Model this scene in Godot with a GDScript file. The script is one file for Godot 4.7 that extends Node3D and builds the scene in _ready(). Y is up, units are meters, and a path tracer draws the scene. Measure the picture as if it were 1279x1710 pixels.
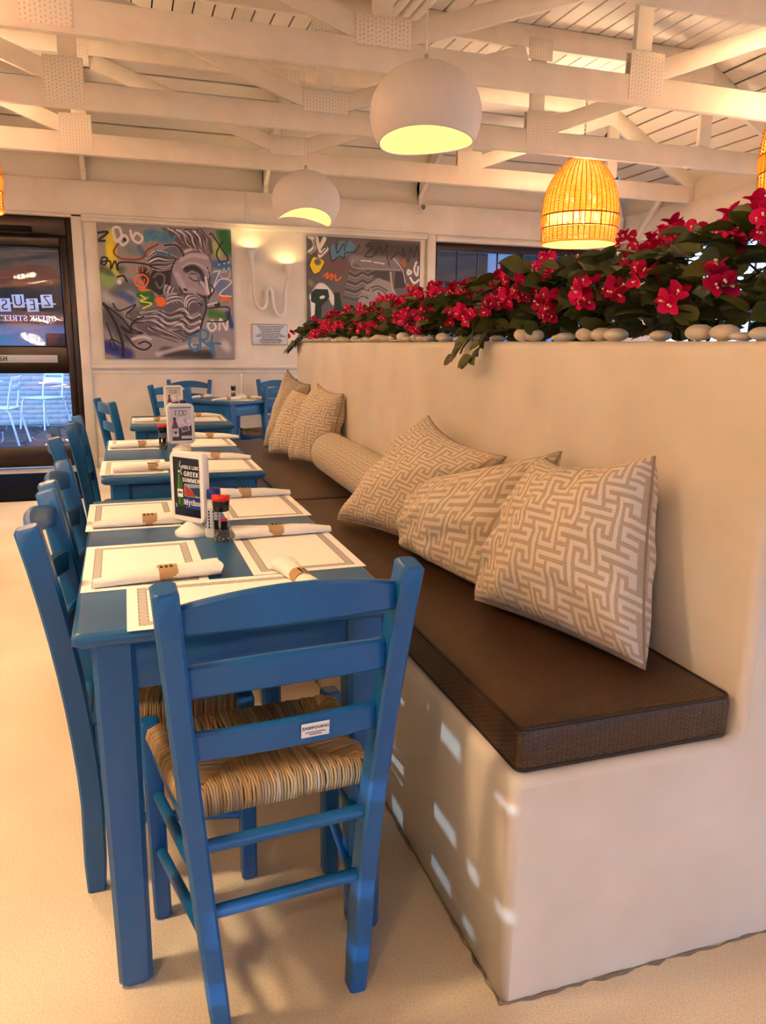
extends Node3D

# ---------------------------------------------------------------- helpers
var rng := RandomNumberGenerator.new()
var used := {}
var M := {}

class MB:
	var st := SurfaceTool.new()
	var col := Color.WHITE
	var uvs := 1.0
	func _init() -> void:
		st.begin(Mesh.PRIMITIVE_TRIANGLES)
	func v(p: Vector3, uv: Vector2) -> void:
		st.set_color(col)
		st.set_uv(uv)
		st.add_vertex(p)
	func tri(a: Vector3, b: Vector3, c: Vector3, ua: Vector2, ub: Vector2, uc: Vector2, g: int) -> void:
		st.set_smooth_group(g)
		v(a, ua)
		v(c, uc)
		v(b, ub)
	func quad(a: Vector3, b: Vector3, c: Vector3, d: Vector3, ua: Vector2, ub: Vector2, uc: Vector2, ud: Vector2, g: int) -> void:
		tri(a, b, c, ua, ub, uc, g)
		tri(a, c, d, ua, uc, ud, g)
	# a flat convex polygon turned so that it faces «out»
	func poly(pts: PackedVector3Array, out: Vector3, g := -1) -> void:
		var n := Vector3.ZERO
		for i in range(1, pts.size() - 1):
			n += (pts[i] - pts[0]).cross(pts[i + 1] - pts[0])
		var flip := n.dot(out) < 0.0
		var ax := n.abs().max_axis_index()
		for i in range(1, pts.size() - 1):
			var a := pts[0]
			var b := pts[i + 1] if flip else pts[i]
			var c := pts[i] if flip else pts[i + 1]
			tri(a, b, c, flat(a, ax), flat(b, ax), flat(c, ax), g)
	func flat(p: Vector3, ax: int) -> Vector2:
		return Vector2(p.z, -p.y) if ax == 0 else (Vector2(p.x, p.z) if ax == 1 else Vector2(p.x, -p.y))
	# joins loops of equal size; hard: each edge of the profile keeps its own smoothing
	func loft(loops: Array, hard := true, cap := true, closed := true, g0 := 1) -> void:
		var n: int = loops[0].size()
		var m := n if closed else n - 1
		var s := 0.0
		var mids := []
		for l in loops:
			var c := Vector3.ZERO
			for p in l:
				c += p
			mids.append(c / n)
		for i in loops.size() - 1:
			var cc: Vector3 = (mids[i] + mids[i + 1]) * 0.5
			for k in m:
				var a: Vector3 = loops[i][k]
				var b: Vector3 = loops[i][(k + 1) % n]
				var c: Vector3 = loops[i + 1][(k + 1) % n]
				var d: Vector3 = loops[i + 1][k]
				s += (c - a).cross(d - b).dot((a + b + c + d) * 0.25 - cc)
		var flip := s < 0.0
		var w := 0.0
		for i in loops.size() - 1:
			var dw: float = (mids[i + 1] - mids[i]).length()
			if dw < 1e-5:
				dw = (loops[i + 1][0] - loops[i][0]).length()
			var u := 0.0
			for k in m:
				var a: Vector3 = loops[i][k]
				var b: Vector3 = loops[i][(k + 1) % n]
				var c: Vector3 = loops[i + 1][(k + 1) % n]
				var d: Vector3 = loops[i + 1][k]
				var du := maxf((b - a).length(), (c - d).length())
				var ua := Vector2(u, w) * uvs
				var ub := Vector2(u + du, w) * uvs
				var uc := Vector2(u + du, w + dw) * uvs
				var ud := Vector2(u, w + dw) * uvs
				var g := g0 + k if hard else g0
				if flip:
					quad(b, a, d, c, ub, ua, ud, uc, g)
				else:
					quad(a, b, c, d, ua, ub, uc, ud, g)
				u += du
			w += dw
		if cap and closed:
			var e: int = loops.size() - 1
			poly(PackedVector3Array(loops[0]), mids[0] - mids[1])
			poly(PackedVector3Array(loops[e]), mids[e] - mids[e - 1])
	func box(c: Vector3, s: Vector3, b := 0.004, bs := Basis()) -> void:
		b = minf(b, minf(s.x, minf(s.y, s.z)) * 0.3)
		var h := s * 0.5
		var ls := []
		for lv in [[-h.y, b], [-h.y + b, 0.0], [h.y - b, 0.0], [h.y, b]]:
			var x: float = h.x - lv[1]
			var z: float = h.z - lv[1]
			var l := PackedVector3Array()
			for q in [[x - b, z], [x, z - b], [x, -z + b], [x - b, -z], [-x + b, -z], [-x, -z + b], [-x, z - b], [-x + b, z]]:
				l.append(c + bs * Vector3(q[0], lv[0], q[1]))
			ls.append(l)
		loft(ls)
	func block(c: Vector3, s: Vector3, b := 0.003, bs := Basis()) -> void:   # 28 triangles
		var h := s * 0.5
		var ls := []
		for lv in [[-h.y, b], [-h.y + b, 0.0], [h.y - b, 0.0], [h.y, b]]:
			var x: float = h.x - lv[1]
			var z: float = h.z - lv[1]
			var l := PackedVector3Array()
			for q in [[x, z], [x, -z], [-x, -z], [-x, z]]:
				l.append(c + bs * Vector3(q[0], lv[0], q[1]))
			ls.append(l)
		loft(ls)
	# a bar of rectangular section from p to q
	func bar(p: Vector3, q: Vector3, w: float, h: float, up := Vector3.UP, b := 0.004) -> void:
		var d := (q - p).normalized()
		var sx := d.cross(up).normalized()
		box((p + q) * 0.5, Vector3(w, h, (q - p).length()), b, Basis(sx, sx.cross(d), -d))
	# chamfered rectangular section swept along points; sizes are Vector2(across, deep)
	func post(pts: Array, sizes: Array, b := 0.005, rx := Vector3.RIGHT) -> void:
		var ls := []
		for i in pts.size():
			var d: Vector3 = (pts[mini(i + 1, pts.size() - 1)] - pts[maxi(i - 1, 0)]).normalized()
			var x := (rx - d * rx.dot(d)).normalized()
			var z := x.cross(d).normalized()
			var h: Vector2 = sizes[i] * 0.5
			var l := PackedVector3Array()
			for q in [[h.x - b, h.y], [h.x, h.y - b], [h.x, -h.y + b], [h.x - b, -h.y], [-h.x + b, -h.y], [-h.x, -h.y + b], [-h.x, h.y - b], [-h.x + b, h.y]]:
				l.append(pts[i] + x * q[0] + z * q[1])
			ls.append(l)
		loft(ls)
	func tube(pts: Array, rad, sides := 8, cap := true) -> void:
		var ls := []
		var ref := Vector3.UP
		for i in pts.size():
			var d: Vector3 = (pts[mini(i + 1, pts.size() - 1)] - pts[maxi(i - 1, 0)]).normalized()
			if absf(d.dot(ref)) > 0.95:
				ref = Vector3.RIGHT if absf(d.x) < 0.8 else Vector3.BACK
			var x := d.cross(ref).normalized()
			var y := x.cross(d).normalized()
			ref = y
			var r: float = rad[i] if rad is Array else rad
			var l := PackedVector3Array()
			for k in sides:
				var a := TAU * k / sides
				l.append(pts[i] + (x * cos(a) + y * sin(a)) * r)
			ls.append(l)
		loft(ls, false, cap)
	func lathe(prof: Array, at := Vector3.ZERO, seg := 24, cap := true) -> void:   # prof: Vector2(radius, y)
		var ls := []
		for p in prof:
			var l := PackedVector3Array()
			for k in seg:
				var a := TAU * k / seg
				l.append(at + Vector3(cos(a) * p.x, p.y, sin(a) * p.x))
			ls.append(l)
		loft(ls, false, cap)
	func blob(c: Vector3, r: Vector3, seg := 10, rings := 6, bs := Basis()) -> void:
		var ls := []
		for i in range(1, rings):
			var t := PI * i / rings
			var l := PackedVector3Array()
			for k in seg:
				var a := TAU * k / seg
				l.append(c + bs * (Vector3(cos(a) * sin(t), -cos(t), sin(a) * sin(t)) * r))
			ls.append(l)
		loft(ls, false, true)
	func done() -> ArrayMesh:
		st.generate_normals()
		return st.commit()

func numbered(s: String) -> String:
	if not used.has(s):
		used[s] = 0
		return s
	used[s] += 1
	return "%s_%03d" % [s, used[s]]

func tag(o: Node3D, label: String, category: String, group := "") -> Node3D:
	o.set_meta("label", label)
	o.set_meta("category", category)
	if group:
		o.set_meta("group", group)
	return o

func thing(called: String, label: String, category: String, at := Vector3.ZERO, turn := 0.0, group := "") -> Node3D:
	var o := Node3D.new()
	o.name = numbered(called)
	add_child(o)
	o.position = at
	o.rotation_degrees.y = turn
	return tag(o, label, category, group)

func obj(called: String, mesh: Mesh, m: Material, parent: Node3D = null) -> MeshInstance3D:
	var o := MeshInstance3D.new()
	o.mesh = mesh
	if m:
		o.material_override = m
	if parent == null:
		o.name = numbered(called)
		add_child(o)
	else:
		o.name = called
		parent.add_child(o, true)
	return o

func put(called: String, mb: MB, m: Material, parent: Node3D = null) -> MeshInstance3D:
	return obj(called, mb.done(), m, parent)

func struct(o: Node3D, label := "") -> Node3D:
	o.set_meta("kind", "structure")
	if label:
		o.set_meta("label", label)
	return o

func setting(called: String, label := "") -> Node3D:
	var o := Node3D.new()
	o.name = called
	add_child(o)
	return struct(o, label)

func dup(src: Node3D, at: Vector3, turn: float, label: String, group := "") -> Node3D:
	var r: Node3D = src.duplicate()
	r.name = numbered(str(src.name).rstrip("0123456789_"))
	add_child(r)
	r.position = at
	r.rotation_degrees = Vector3(0, turn, 0)
	r.set_meta("label", label)
	if group:
		r.set_meta("group", group)
	return r

func mat(key: String, c: Color, rough := 0.6, spec := 0.5, metal := 0.0) -> StandardMaterial3D:
	var m := StandardMaterial3D.new()
	m.resource_name = key
	m.albedo_color = c
	m.roughness = rough
	m.metallic_specular = spec
	m.metallic = metal
	M[key] = m
	return m

func noise_tex(size: int, freq: float, lo: Color, hi: Color, s := 1, octaves := 4, mid = null) -> NoiseTexture2D:
	var n := FastNoiseLite.new()
	n.seed = s
	n.frequency = freq
	n.fractal_octaves = octaves
	var t := NoiseTexture2D.new()
	t.width = size
	t.height = size
	t.seamless = true
	t.noise = n
	var g := Gradient.new()
	g.colors = PackedColorArray([lo, hi])
	if mid != null:
		g.colors = PackedColorArray([lo, mid, hi])
		g.offsets = PackedFloat32Array([0.0, 0.5, 1.0])
	t.color_ramp = g
	return t

func tri_world(m: StandardMaterial3D, scale: float) -> void:
	m.uv1_triplanar = true
	m.uv1_world_triplanar = true
	m.uv1_scale = Vector3.ONE * scale

func bump(m: StandardMaterial3D, t: Texture2D, cm: float) -> void:
	m.heightmap_enabled = true
	m.heightmap_texture = t
	m.heightmap_scale = cm

var fonts := {}
func text(called: String, s: String, h: float, m: Material, parent: Node3D, at: Vector3, bs := Basis(), face := "Droid Sans", bold := true, deep := 0.0006) -> MeshInstance3D:
	var key := face + str(bold)
	if not fonts.has(key):
		var f := SystemFont.new()
		f.font_names = PackedStringArray([face])
		if bold:
			f.font_weight = 700
		fonts[key] = f
	var t := TextMesh.new()
	t.text = s
	t.font = fonts[key]
	t.font_size = 32
	t.pixel_size = h / 23.0
	t.depth = deep
	t.curve_step = 1.5
	var o := obj(called, t, m, parent)
	o.transform = Transform3D(bs, at)
	return o

# paints soft strokes on an image; used for flat print and canvas paintings
class Painter:
	var im: Image
	var w: int
	var h: int
	var q := PackedVector2Array()      # corners of the quarter that coordinates are given in
	func _init(ww: int, hh: int, c: Color) -> void:
		w = ww
		h = hh
		im = Image.create(w, h, false, Image.FORMAT_RGB8)
		im.fill(c)
	func at(x: float, y: float) -> Vector2:
		if q.is_empty():
			return Vector2(x * w, y * h)
		var s := 0.5
		var t := 0.5
		for i in 3:
			s = (x - lerpf(q[0].x, q[3].x, t)) / (lerpf(q[1].x, q[2].x, t) - lerpf(q[0].x, q[3].x, t))
			t = (y - lerpf(q[0].y, q[1].y, s)) / (lerpf(q[3].y, q[2].y, s) - lerpf(q[0].y, q[1].y, s))
		return Vector2(s * w, t * h)
	func dab(p: Vector2, r: float, c: Color, a: float, soft: float) -> void:
		for y in range(maxi(0, int(p.y - r)), mini(h, int(p.y + r) + 2)):
			for x in range(maxi(0, int(p.x - r)), mini(w, int(p.x + r) + 2)):
				var d := Vector2(x + 0.5, y + 0.5).distance_to(p) / r
				if d < 1.0:
					var k := a * clampf((1.0 - d) / maxf(soft, 0.02), 0.0, 1.0)
					im.set_pixel(x, y, im.get_pixel(x, y).lerp(c, k))
	# flat list x, y, x, y ... in picture coordinates
	func stroke(l: Array, width: float, c: Color, a := 1.0, soft := 0.4, width2 := -1.0) -> void:
		var p := []
		for i in l.size() / 2:
			p.append(at(l[2 * i], l[2 * i + 1]))
		var k := (at(1, 0) - at(0, 0)).length() if q.is_empty() else w / (q[1].x - q[0].x)
		var n := p.size()
		for i in n - 1:
			var a0: Vector2 = p[maxi(i - 1, 0)]
			var a3: Vector2 = p[mini(i + 2, n - 1)]
			var len: float = (p[i + 1] - p[i]).length()
			var r0 := maxf(0.8, width * k * 0.5)
			var steps := maxi(2, int(len / (r0 * 0.4)))
			for j in steps:
				var t := float(j) / steps
				var wd := width if width2 < 0 else lerpf(width, width2, (i + t) / (n - 1))
				dab(p[i].cubic_interpolate(p[i + 1], a0, a3, t), maxf(0.8, wd * k * 0.5), c, a, soft)
	# many strokes between two guide lines of equal length
	func strands(la: Array, lb: Array, n: int, width: float, cols: Array, wob := 6.0) -> void:
		for i in n:
			var t := (i + 0.5) / n
			var l := []
			for j in la.size():
				l.append(lerpf(la[j], lb[j], t) + wob * sin(i * 1.7 + j * 2.3))
			stroke(l, width * (1.0 + 0.35 * sin(i * 2.1)), cols[i % cols.size()], 0.85, 0.6, width * 0.35)
	func fill(l: Array, c: Color, a := 1.0) -> void:
		var p := PackedVector2Array()
		var lo := Vector2(1e9, 1e9)
		var hi := -lo
		for i in l.size() / 2:
			var z := at(l[2 * i], l[2 * i + 1])
			p.append(z)
			lo = lo.min(z)
			hi = hi.max(z)
		for y in range(maxi(0, int(lo.y)), mini(h, int(hi.y) + 1)):
			for x in range(maxi(0, int(lo.x)), mini(w, int(hi.x) + 1)):
				if Geometry2D.is_point_in_polygon(Vector2(x + 0.5, y + 0.5), p):
					im.set_pixel(x, y, im.get_pixel(x, y).lerp(c, a))
	func tex() -> ImageTexture:
		return ImageTexture.create_from_image(im)

func _ready() -> void:
	rng.seed = 7
	# camera
	var cam := Camera3D.new()
	cam.name = "camera"
	cam.position = Vector3(0, 1.235, 0)
	cam.rotation_degrees = Vector3(-12.232, -18.339, 0.54)
	cam.fov = 67.34
	cam.near = 0.05
	cam.far = 200.0
	add_child(cam)
	cam.current = true
	# sky: a pale blue overcast evening
	var env := Environment.new()
	var sm := ProceduralSkyMaterial.new()
	sm.sky_top_color = Color(0.50, 0.66, 0.92)
	sm.sky_horizon_color = Color(0.62, 0.76, 0.98)
	sm.ground_bottom_color = Color(0.30, 0.36, 0.45)
	sm.ground_horizon_color = Color(0.55, 0.66, 0.82)
	sm.sky_curve = 0.3
	sm.sky_energy_multiplier = 1.0
	var sky := Sky.new()
	sky.sky_material = sm
	env.background_mode = Environment.BG_SKY
	env.sky = sky
	env.background_energy_multiplier = 2.8
	env.tonemap_mode = Environment.TONE_MAPPER_LINEAR
	env.tonemap_exposure = 2.25
	env.sdfgi_enabled = true
	env.ssao_enabled = true
	env.ssil_enabled = true
	var we := WorldEnvironment.new()
	we.name = "world_environment"
	we.environment = env
	add_child(we)
	# low sun through the low openings of the side wall
	var sun := DirectionalLight3D.new()
	sun.name = "sun"
	sun.light_color = Color(0.72, 0.87, 1.0)
	sun.light_energy = 0.35
	sun.light_angular_distance = 0.2
	sun.shadow_enabled = true
	add_child(sun)
	sun.look_at_from_position(Vector3.ZERO, Vector3(1.0, -0.12, -1.1), Vector3.UP)
	make_materials()
	build_room()
	build_roof()
	build_outside()
	build_bench()
	build_tables()
	build_chairs()
	build_lamps()
	build_pillows()
	build_planter()
	build_wall_things()
	build_tableware()

const LAMP_WARM := Color(1.0, 0.88, 0.70)
const LAMP_RATTAN := 2.15
const LAMP_DOME := 0.034
const LAMP_SCONCE := 0.022

func make_materials() -> void:
	var m := mat("white_paint", Color(0.90, 0.885, 0.86), 0.45, 0.4)
	m.albedo_texture = noise_tex(256, 0.012, Color(0.93, 0.92, 0.90), Color(1, 1, 1), 3)
	tri_world(m, 0.7)
	m = mat("beam_paint", Color(0.90, 0.875, 0.835), 0.5, 0.4)
	m.albedo_texture = noise_tex(256, 0.012, Color(0.955, 0.945, 0.93), Color(1, 1, 1), 4)
	tri_world(m, 1.3)
	m = mat("plank_paint", Color(0.88, 0.855, 0.81), 0.55, 0.4)
	m = mat("plank_paint_aged", Color(0.85, 0.825, 0.775), 0.55, 0.4)
	m = mat("gap_dark", Color(0.30, 0.25, 0.20), 0.9)
	m = mat("plaster", Color(0.895, 0.86, 0.80), 0.62, 0.4)
	m.albedo_texture = noise_tex(512, 0.006, Color(0.93, 0.92, 0.90), Color(1, 1, 1), 5)
	tri_world(m, 0.8)
	bump(m, noise_tex(256, 0.02, Color(0.3, 0.3, 0.3), Color(0.7, 0.7, 0.7), 6), 0.12)
	m = mat("floor", Color(0.93, 0.885, 0.80), 0.42, 0.45)
	m.albedo_texture = noise_tex(1024, 0.16, Color(0.84, 0.81, 0.76), Color(1, 1, 1), 8, 3, Color(0.965, 0.955, 0.94))
	tri_world(m, 1.1)
	m.detail_enabled = true
	m.detail_blend_mode = BaseMaterial3D.BLEND_MODE_MUL
	m.detail_albedo = noise_tex(512, 0.005, Color(0.86, 0.83, 0.79), Color(1, 1, 1), 9, 3)
	m.detail_uv_layer = BaseMaterial3D.DETAIL_UV_2
	m.uv2_triplanar = true
	m.uv2_world_triplanar = true
	m.uv2_scale = Vector3.ONE * 0.35
	bump(m, noise_tex(512, 0.2, Color(0.2, 0.2, 0.2), Color(0.8, 0.8, 0.8), 10, 2), 0.05)
	m = mat("blue_paint", Color(0.05, 0.355, 0.58), 0.34, 0.5)
	m.albedo_texture = noise_tex(256, 0.01, Color(0.90, 0.92, 0.94), Color(1, 1, 1), 11)
	tri_world(m, 1.5)
	m = mat("blue_top", Color(0.09, 0.35, 0.54), 0.3, 0.55)
	m.albedo_texture = noise_tex(256, 0.012, Color(0.88, 0.9, 0.92), Color(1, 1, 1), 12)
	tri_world(m, 1.0)
	m = mat("straw", Color(1, 1, 1), 0.62, 0.35)
	m.vertex_color_use_as_albedo = true
	m = mat("dark_wood", Color(0.165, 0.095, 0.06), 0.38, 0.5)
	m.albedo_texture = noise_tex(256, 0.02, Color(0.65, 0.6, 0.6), Color(1, 1, 1), 13)
	tri_world(m, 1.5)
	m = mat("black", Color(0.025, 0.023, 0.022), 0.6, 0.3)
	m = mat("black_gloss", Color(0.02, 0.02, 0.02), 0.25, 0.5)
	m = mat("ink", Color(0.10, 0.09, 0.10), 0.8, 0.2)
	m = mat("mat_black", Color(0.03, 0.026, 0.023), 0.95, 0.2)
	m = mat("glass", Color(0.5, 0.55, 0.6, 0.015), 0.02, 0.6)
	m.transparency = BaseMaterial3D.TRANSPARENCY_ALPHA
	m = mat("jar_glass", Color(0.7, 0.72, 0.74, 0.10), 0.03, 0.6)
	m.transparency = BaseMaterial3D.TRANSPARENCY_ALPHA
	m = mat("steel", Color(0.75, 0.74, 0.72), 0.3, 0.5, 0.9)
	m = mat("white_plastic", Color(0.90, 0.89, 0.87), 0.3, 0.5)
	m = mat("white_fabric", Color(0.93, 0.91, 0.87), 0.9, 0.2)
	m.rim_enabled = true
	m.rim = 0.3
	m = mat("kraft", Color(0.70, 0.57, 0.42), 0.85, 0.2)
	m = mat("red_plastic", Color(0.82, 0.07, 0.05), 0.3, 0.5)
	m = mat("blue_cap", Color(0.09, 0.14, 0.48), 0.35, 0.5)
	m = mat("navy", Color(0.06, 0.09, 0.20), 0.5, 0.4)
	m = mat("peppercorn", Color(1, 1, 1), 0.8, 0.2)
	m.vertex_color_use_as_albedo = true
	m = mat("salt", Color(0.92, 0.92, 0.93), 0.9, 0.2)
	m = mat("label_grey", Color(0.74, 0.77, 0.82), 0.5, 0.4)
	m = mat("dome_white", Color(0.88, 0.86, 0.85), 0.75, 0.3)
	m.albedo_texture = noise_tex(256, 0.03, Color(0.975, 0.975, 0.975), Color(1, 1, 1), 14)
	tri_world(m, 2.0)
	m = mat("dome_inside", Color(0.95, 0.89, 0.70), 0.8, 0.3)
	m = mat("rattan", Color(0.85, 0.65, 0.34), 0.6, 0.4)
	m.backlight_enabled = true
	m.backlight = Color(0.88, 0.64, 0.30)
	m = mat("rattan_stake", Color(0.55, 0.36, 0.17), 0.6, 0.4)
	m = mat("bulb", Color(1, 0.95, 0.85), 0.4)
	m.emission_enabled = true
	m.emission = Color(1.0, 0.86, 0.60)
	m.emission_energy_multiplier = 9.0
	m = mat("stone", Color(0.86, 0.83, 0.78), 0.6, 0.35)
	m.albedo_texture = noise_tex(128, 0.03, Color(0.88, 0.86, 0.83), Color(1, 1, 1), 15)
	tri_world(m, 4.0)
	m = mat("soil", Color(0.05, 0.04, 0.03), 1.0, 0.1)
	m = mat("white_metal", Color(0.80, 0.82, 0.84), 0.4, 0.5)
	m = mat("brick_white", Color(0.58, 0.61, 0.64), 0.8, 0.3)
	m = mat("paving", Color(0.19, 0.205, 0.22), 0.8, 0.3)
	m = mat("mortar", Color(0.54, 0.57, 0.60), 0.9, 0.2)
	m = mat("facade_dark", Color(0.035, 0.035, 0.04), 0.8, 0.3)
	m = mat("facade_grey", Color(0.42, 0.46, 0.50), 0.8, 0.3)
	m = mat("teal", Color(0.13, 0.30, 0.36), 0.6, 0.4)
	m = mat("brick_red", Color(0.17, 0.085, 0.08), 0.8, 0.3)
	m = mat("sky_blue_sign", Color(0.10, 0.45, 0.85), 0.5, 0.4)
	m = mat("sticker", Color(0.88, 0.91, 0.97), 0.6, 0.3)
	m.backlight_enabled = true
	m.backlight = Color(0.95, 0.97, 1.0)
	# woven leather-cloth of the seat pads: a herringbone basket weave
	var hi := Image.create(64, 64, false, Image.FORMAT_RGB8)
	var ci := Image.create(64, 64, false, Image.FORMAT_RGB8)
	for y in 64:
		for x in 64:
			var cx := x / 16
			var cy := y / 8
			var across := (cx + cy) % 2 == 0
			var fx := fmod(x + 0.5, 16.0) / 16.0
			var fy := fmod(y + 0.5, 8.0) / 8.0
			var hgt := (1.0 - pow(absf(fy * 2.0 - 1.0), 3.0)) if across else (1.0 - pow(absf(fx * 2.0 - 1.0), 4.0)) * 0.55
			hgt = clampf(hgt, 0, 1)
			hi.set_pixel(x, y, Color(hgt, hgt, hgt))
			var k := 0.72 + 0.28 * hgt
			ci.set_pixel(x, y, Color(k, k, k * 0.98))
	m = mat("weave", Color(0.285, 0.175, 0.08), 0.34, 0.5)
	m.albedo_texture = ImageTexture.create_from_image(ci)
	bump(m, ImageTexture.create_from_image(hi), 0.18)
	tri_world(m, 25.0)
	m = mat("weave_piping", Color(0.17, 0.115, 0.075), 0.5, 0.4)
	# greek key cloth
	m = mat("key_cloth", Color(0.87, 0.835, 0.77), 0.85, 0.25)
	m.albedo_texture = key_texture(Color(0.83, 0.775, 0.72), Color(0.99, 0.975, 0.955))
	m.uv1_scale = Vector3(1.0 / 0.357, 1.0 / 0.119, 1)
	m.rim_enabled = true
	m.rim = 0.35
	m = mat("key_cloth_small", Color(0.83, 0.80, 0.745), 0.85, 0.25)
	m.albedo_texture = M.key_cloth.albedo_texture
	m.uv1_scale = Vector3(1.25 / 0.357, 1.25 / 0.119, 1)
	m.rim_enabled = true
	m.rim = 0.35
	m = mat("cloth_piping", Color(0.62, 0.54, 0.46), 0.9, 0.2)
	# leaves and flowers
	for i in 4:
		m = mat("leaf_%d" % i, [Color(0.21, 0.235, 0.105), Color(0.26, 0.285, 0.13), Color(0.36, 0.36, 0.18), Color(0.15, 0.175, 0.085)][i], 0.5, 0.4)
		m.backlight_enabled = true
		m.backlight = Color(0.16, 0.20, 0.05)
	for i in 3:
		m = mat("bract_%d" % i, [Color(0.80, 0.04, 0.30), Color(0.68, 0.03, 0.24), Color(0.86, 0.08, 0.37)][i], 0.6, 0.3)
		m.backlight_enabled = true
		m.backlight = Color(0.45, 0.02, 0.12)
	m = mat("floret", Color(0.93, 0.86, 0.70), 0.7, 0.3)
	m = mat("stem", Color(0.20, 0.17, 0.09), 0.8, 0.2)

# interlocking hooked lines, repeating on a skewed lattice
func key_texture(dark: Color, light: Color) -> ImageTexture:
	var w := 42                        # cells in the repeat
	var h := 14
	var px := 12
	var grid := []
	grid.resize(w * h)
	grid.fill(false)
	var walk := func(x: int, y: int, moves: Array) -> void:
		x *= 2
		y *= 2
		grid[posmod(y, h) * w + posmod(x, w)] = true
		for mv in moves:
			for k in 2 * (absi(mv[0]) + absi(mv[1])):
				x += signi(mv[0])
				y += signi(mv[1])
				grid[posmod(y, h) * w + posmod(x, w)] = true
	for i in 7:
		var x := 3 * i
		var y := 4 * i
		walk.call(x, y, [[4, 0], [0, -1], [-1, 0]])
		walk.call(x, y, [[0, 1], [1, 0]])
		walk.call(x + 2, y + 6, [[0, -5], [2, 0], [0, 1]])
		walk.call(x + 2, y + 6, [[-2, 0], [0, -1]])
	var im := Image.create(w * px, h * px, false, Image.FORMAT_RGB8)
	var r := RandomNumberGenerator.new()
	r.seed = 3
	for y in h * px:
		var row := r.randf_range(-0.03, 0.03)
		for x in w * px:
			var c := light if grid[(y / px) * w + x / px] else dark
			var k := 1.0 + row + r.randf_range(-0.045, 0.045) + (0.03 if (x / 2 + y / 2) % 2 == 0 else 0.0)
			im.set_pixel(x, y, Color(c.r * k, c.g * k, c.b * k))
	return ImageTexture.create_from_image(im)

# ---------------------------------------------------------------- the setting
const ZW := -8.25
const XR := 5.68
const XL := -2.8
const ZB := 5.0

func slab(called: String, parent: Node3D, lo: Vector3, hi: Vector3, m: Material, b := 0.0) -> MeshInstance3D:
	var k := MB.new()
	k.box((lo + hi) * 0.5, hi - lo, maxf(b, 0.001))
	return put(called, k, m, parent)

# a wall with rectangular openings given as [a0, a1, y0, y1] along its length
func wall(o: Node3D, along_x: bool, a0: float, a1: float, top: float, p0: float, p1: float, holes: Array, m: Material) -> void:
	var cuts := [a0, a1]
	for h in holes:
		cuts.append(h[0])
		cuts.append(h[1])
	cuts.sort()
	for i in cuts.size() - 1:
		var b0: float = cuts[i]
		var b1: float = cuts[i + 1]
		if b1 - b0 < 0.001:
			continue
		var spans := [[0.0, top]]
		for h in holes:
			if h[0] <= b0 + 0.001 and h[1] >= b1 - 0.001:
				var nx := []
				for s in spans:
					if h[2] > s[0]:
						nx.append([s[0], minf(h[2], s[1])])
					if h[3] < s[1]:
						nx.append([maxf(h[3], s[0]), s[1]])
				spans = nx
		for s in spans:
			var k := MB.new()
			var c := Vector3((b0 + b1) / 2, (s[0] + s[1]) / 2, (p0 + p1) / 2)
			var sz := Vector3(b1 - b0, s[1] - s[0], absf(p1 - p0))
			if not along_x:
				c = Vector3(c.z, c.y, c.x)
				sz = Vector3(sz.z, sz.y, sz.x)
			var hx := sz * 0.5
			for ax in 3:
				for sg in [-1.0, 1.0]:
					var n := Vector3.ZERO
					n[ax] = sg
					var u := (ax + 1) % 3
					var w := (ax + 2) % 3
					var pts := PackedVector3Array()
					for q in [[-1, -1], [1, -1], [1, 1], [-1, 1]]:
						var p := c + n * hx[ax]
						p[u] += q[0] * hx[u]
						p[w] += q[1] * hx[w]
						pts.append(p)
					k.poly(pts, n)
			put("wall_panel", k, m, o)

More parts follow.
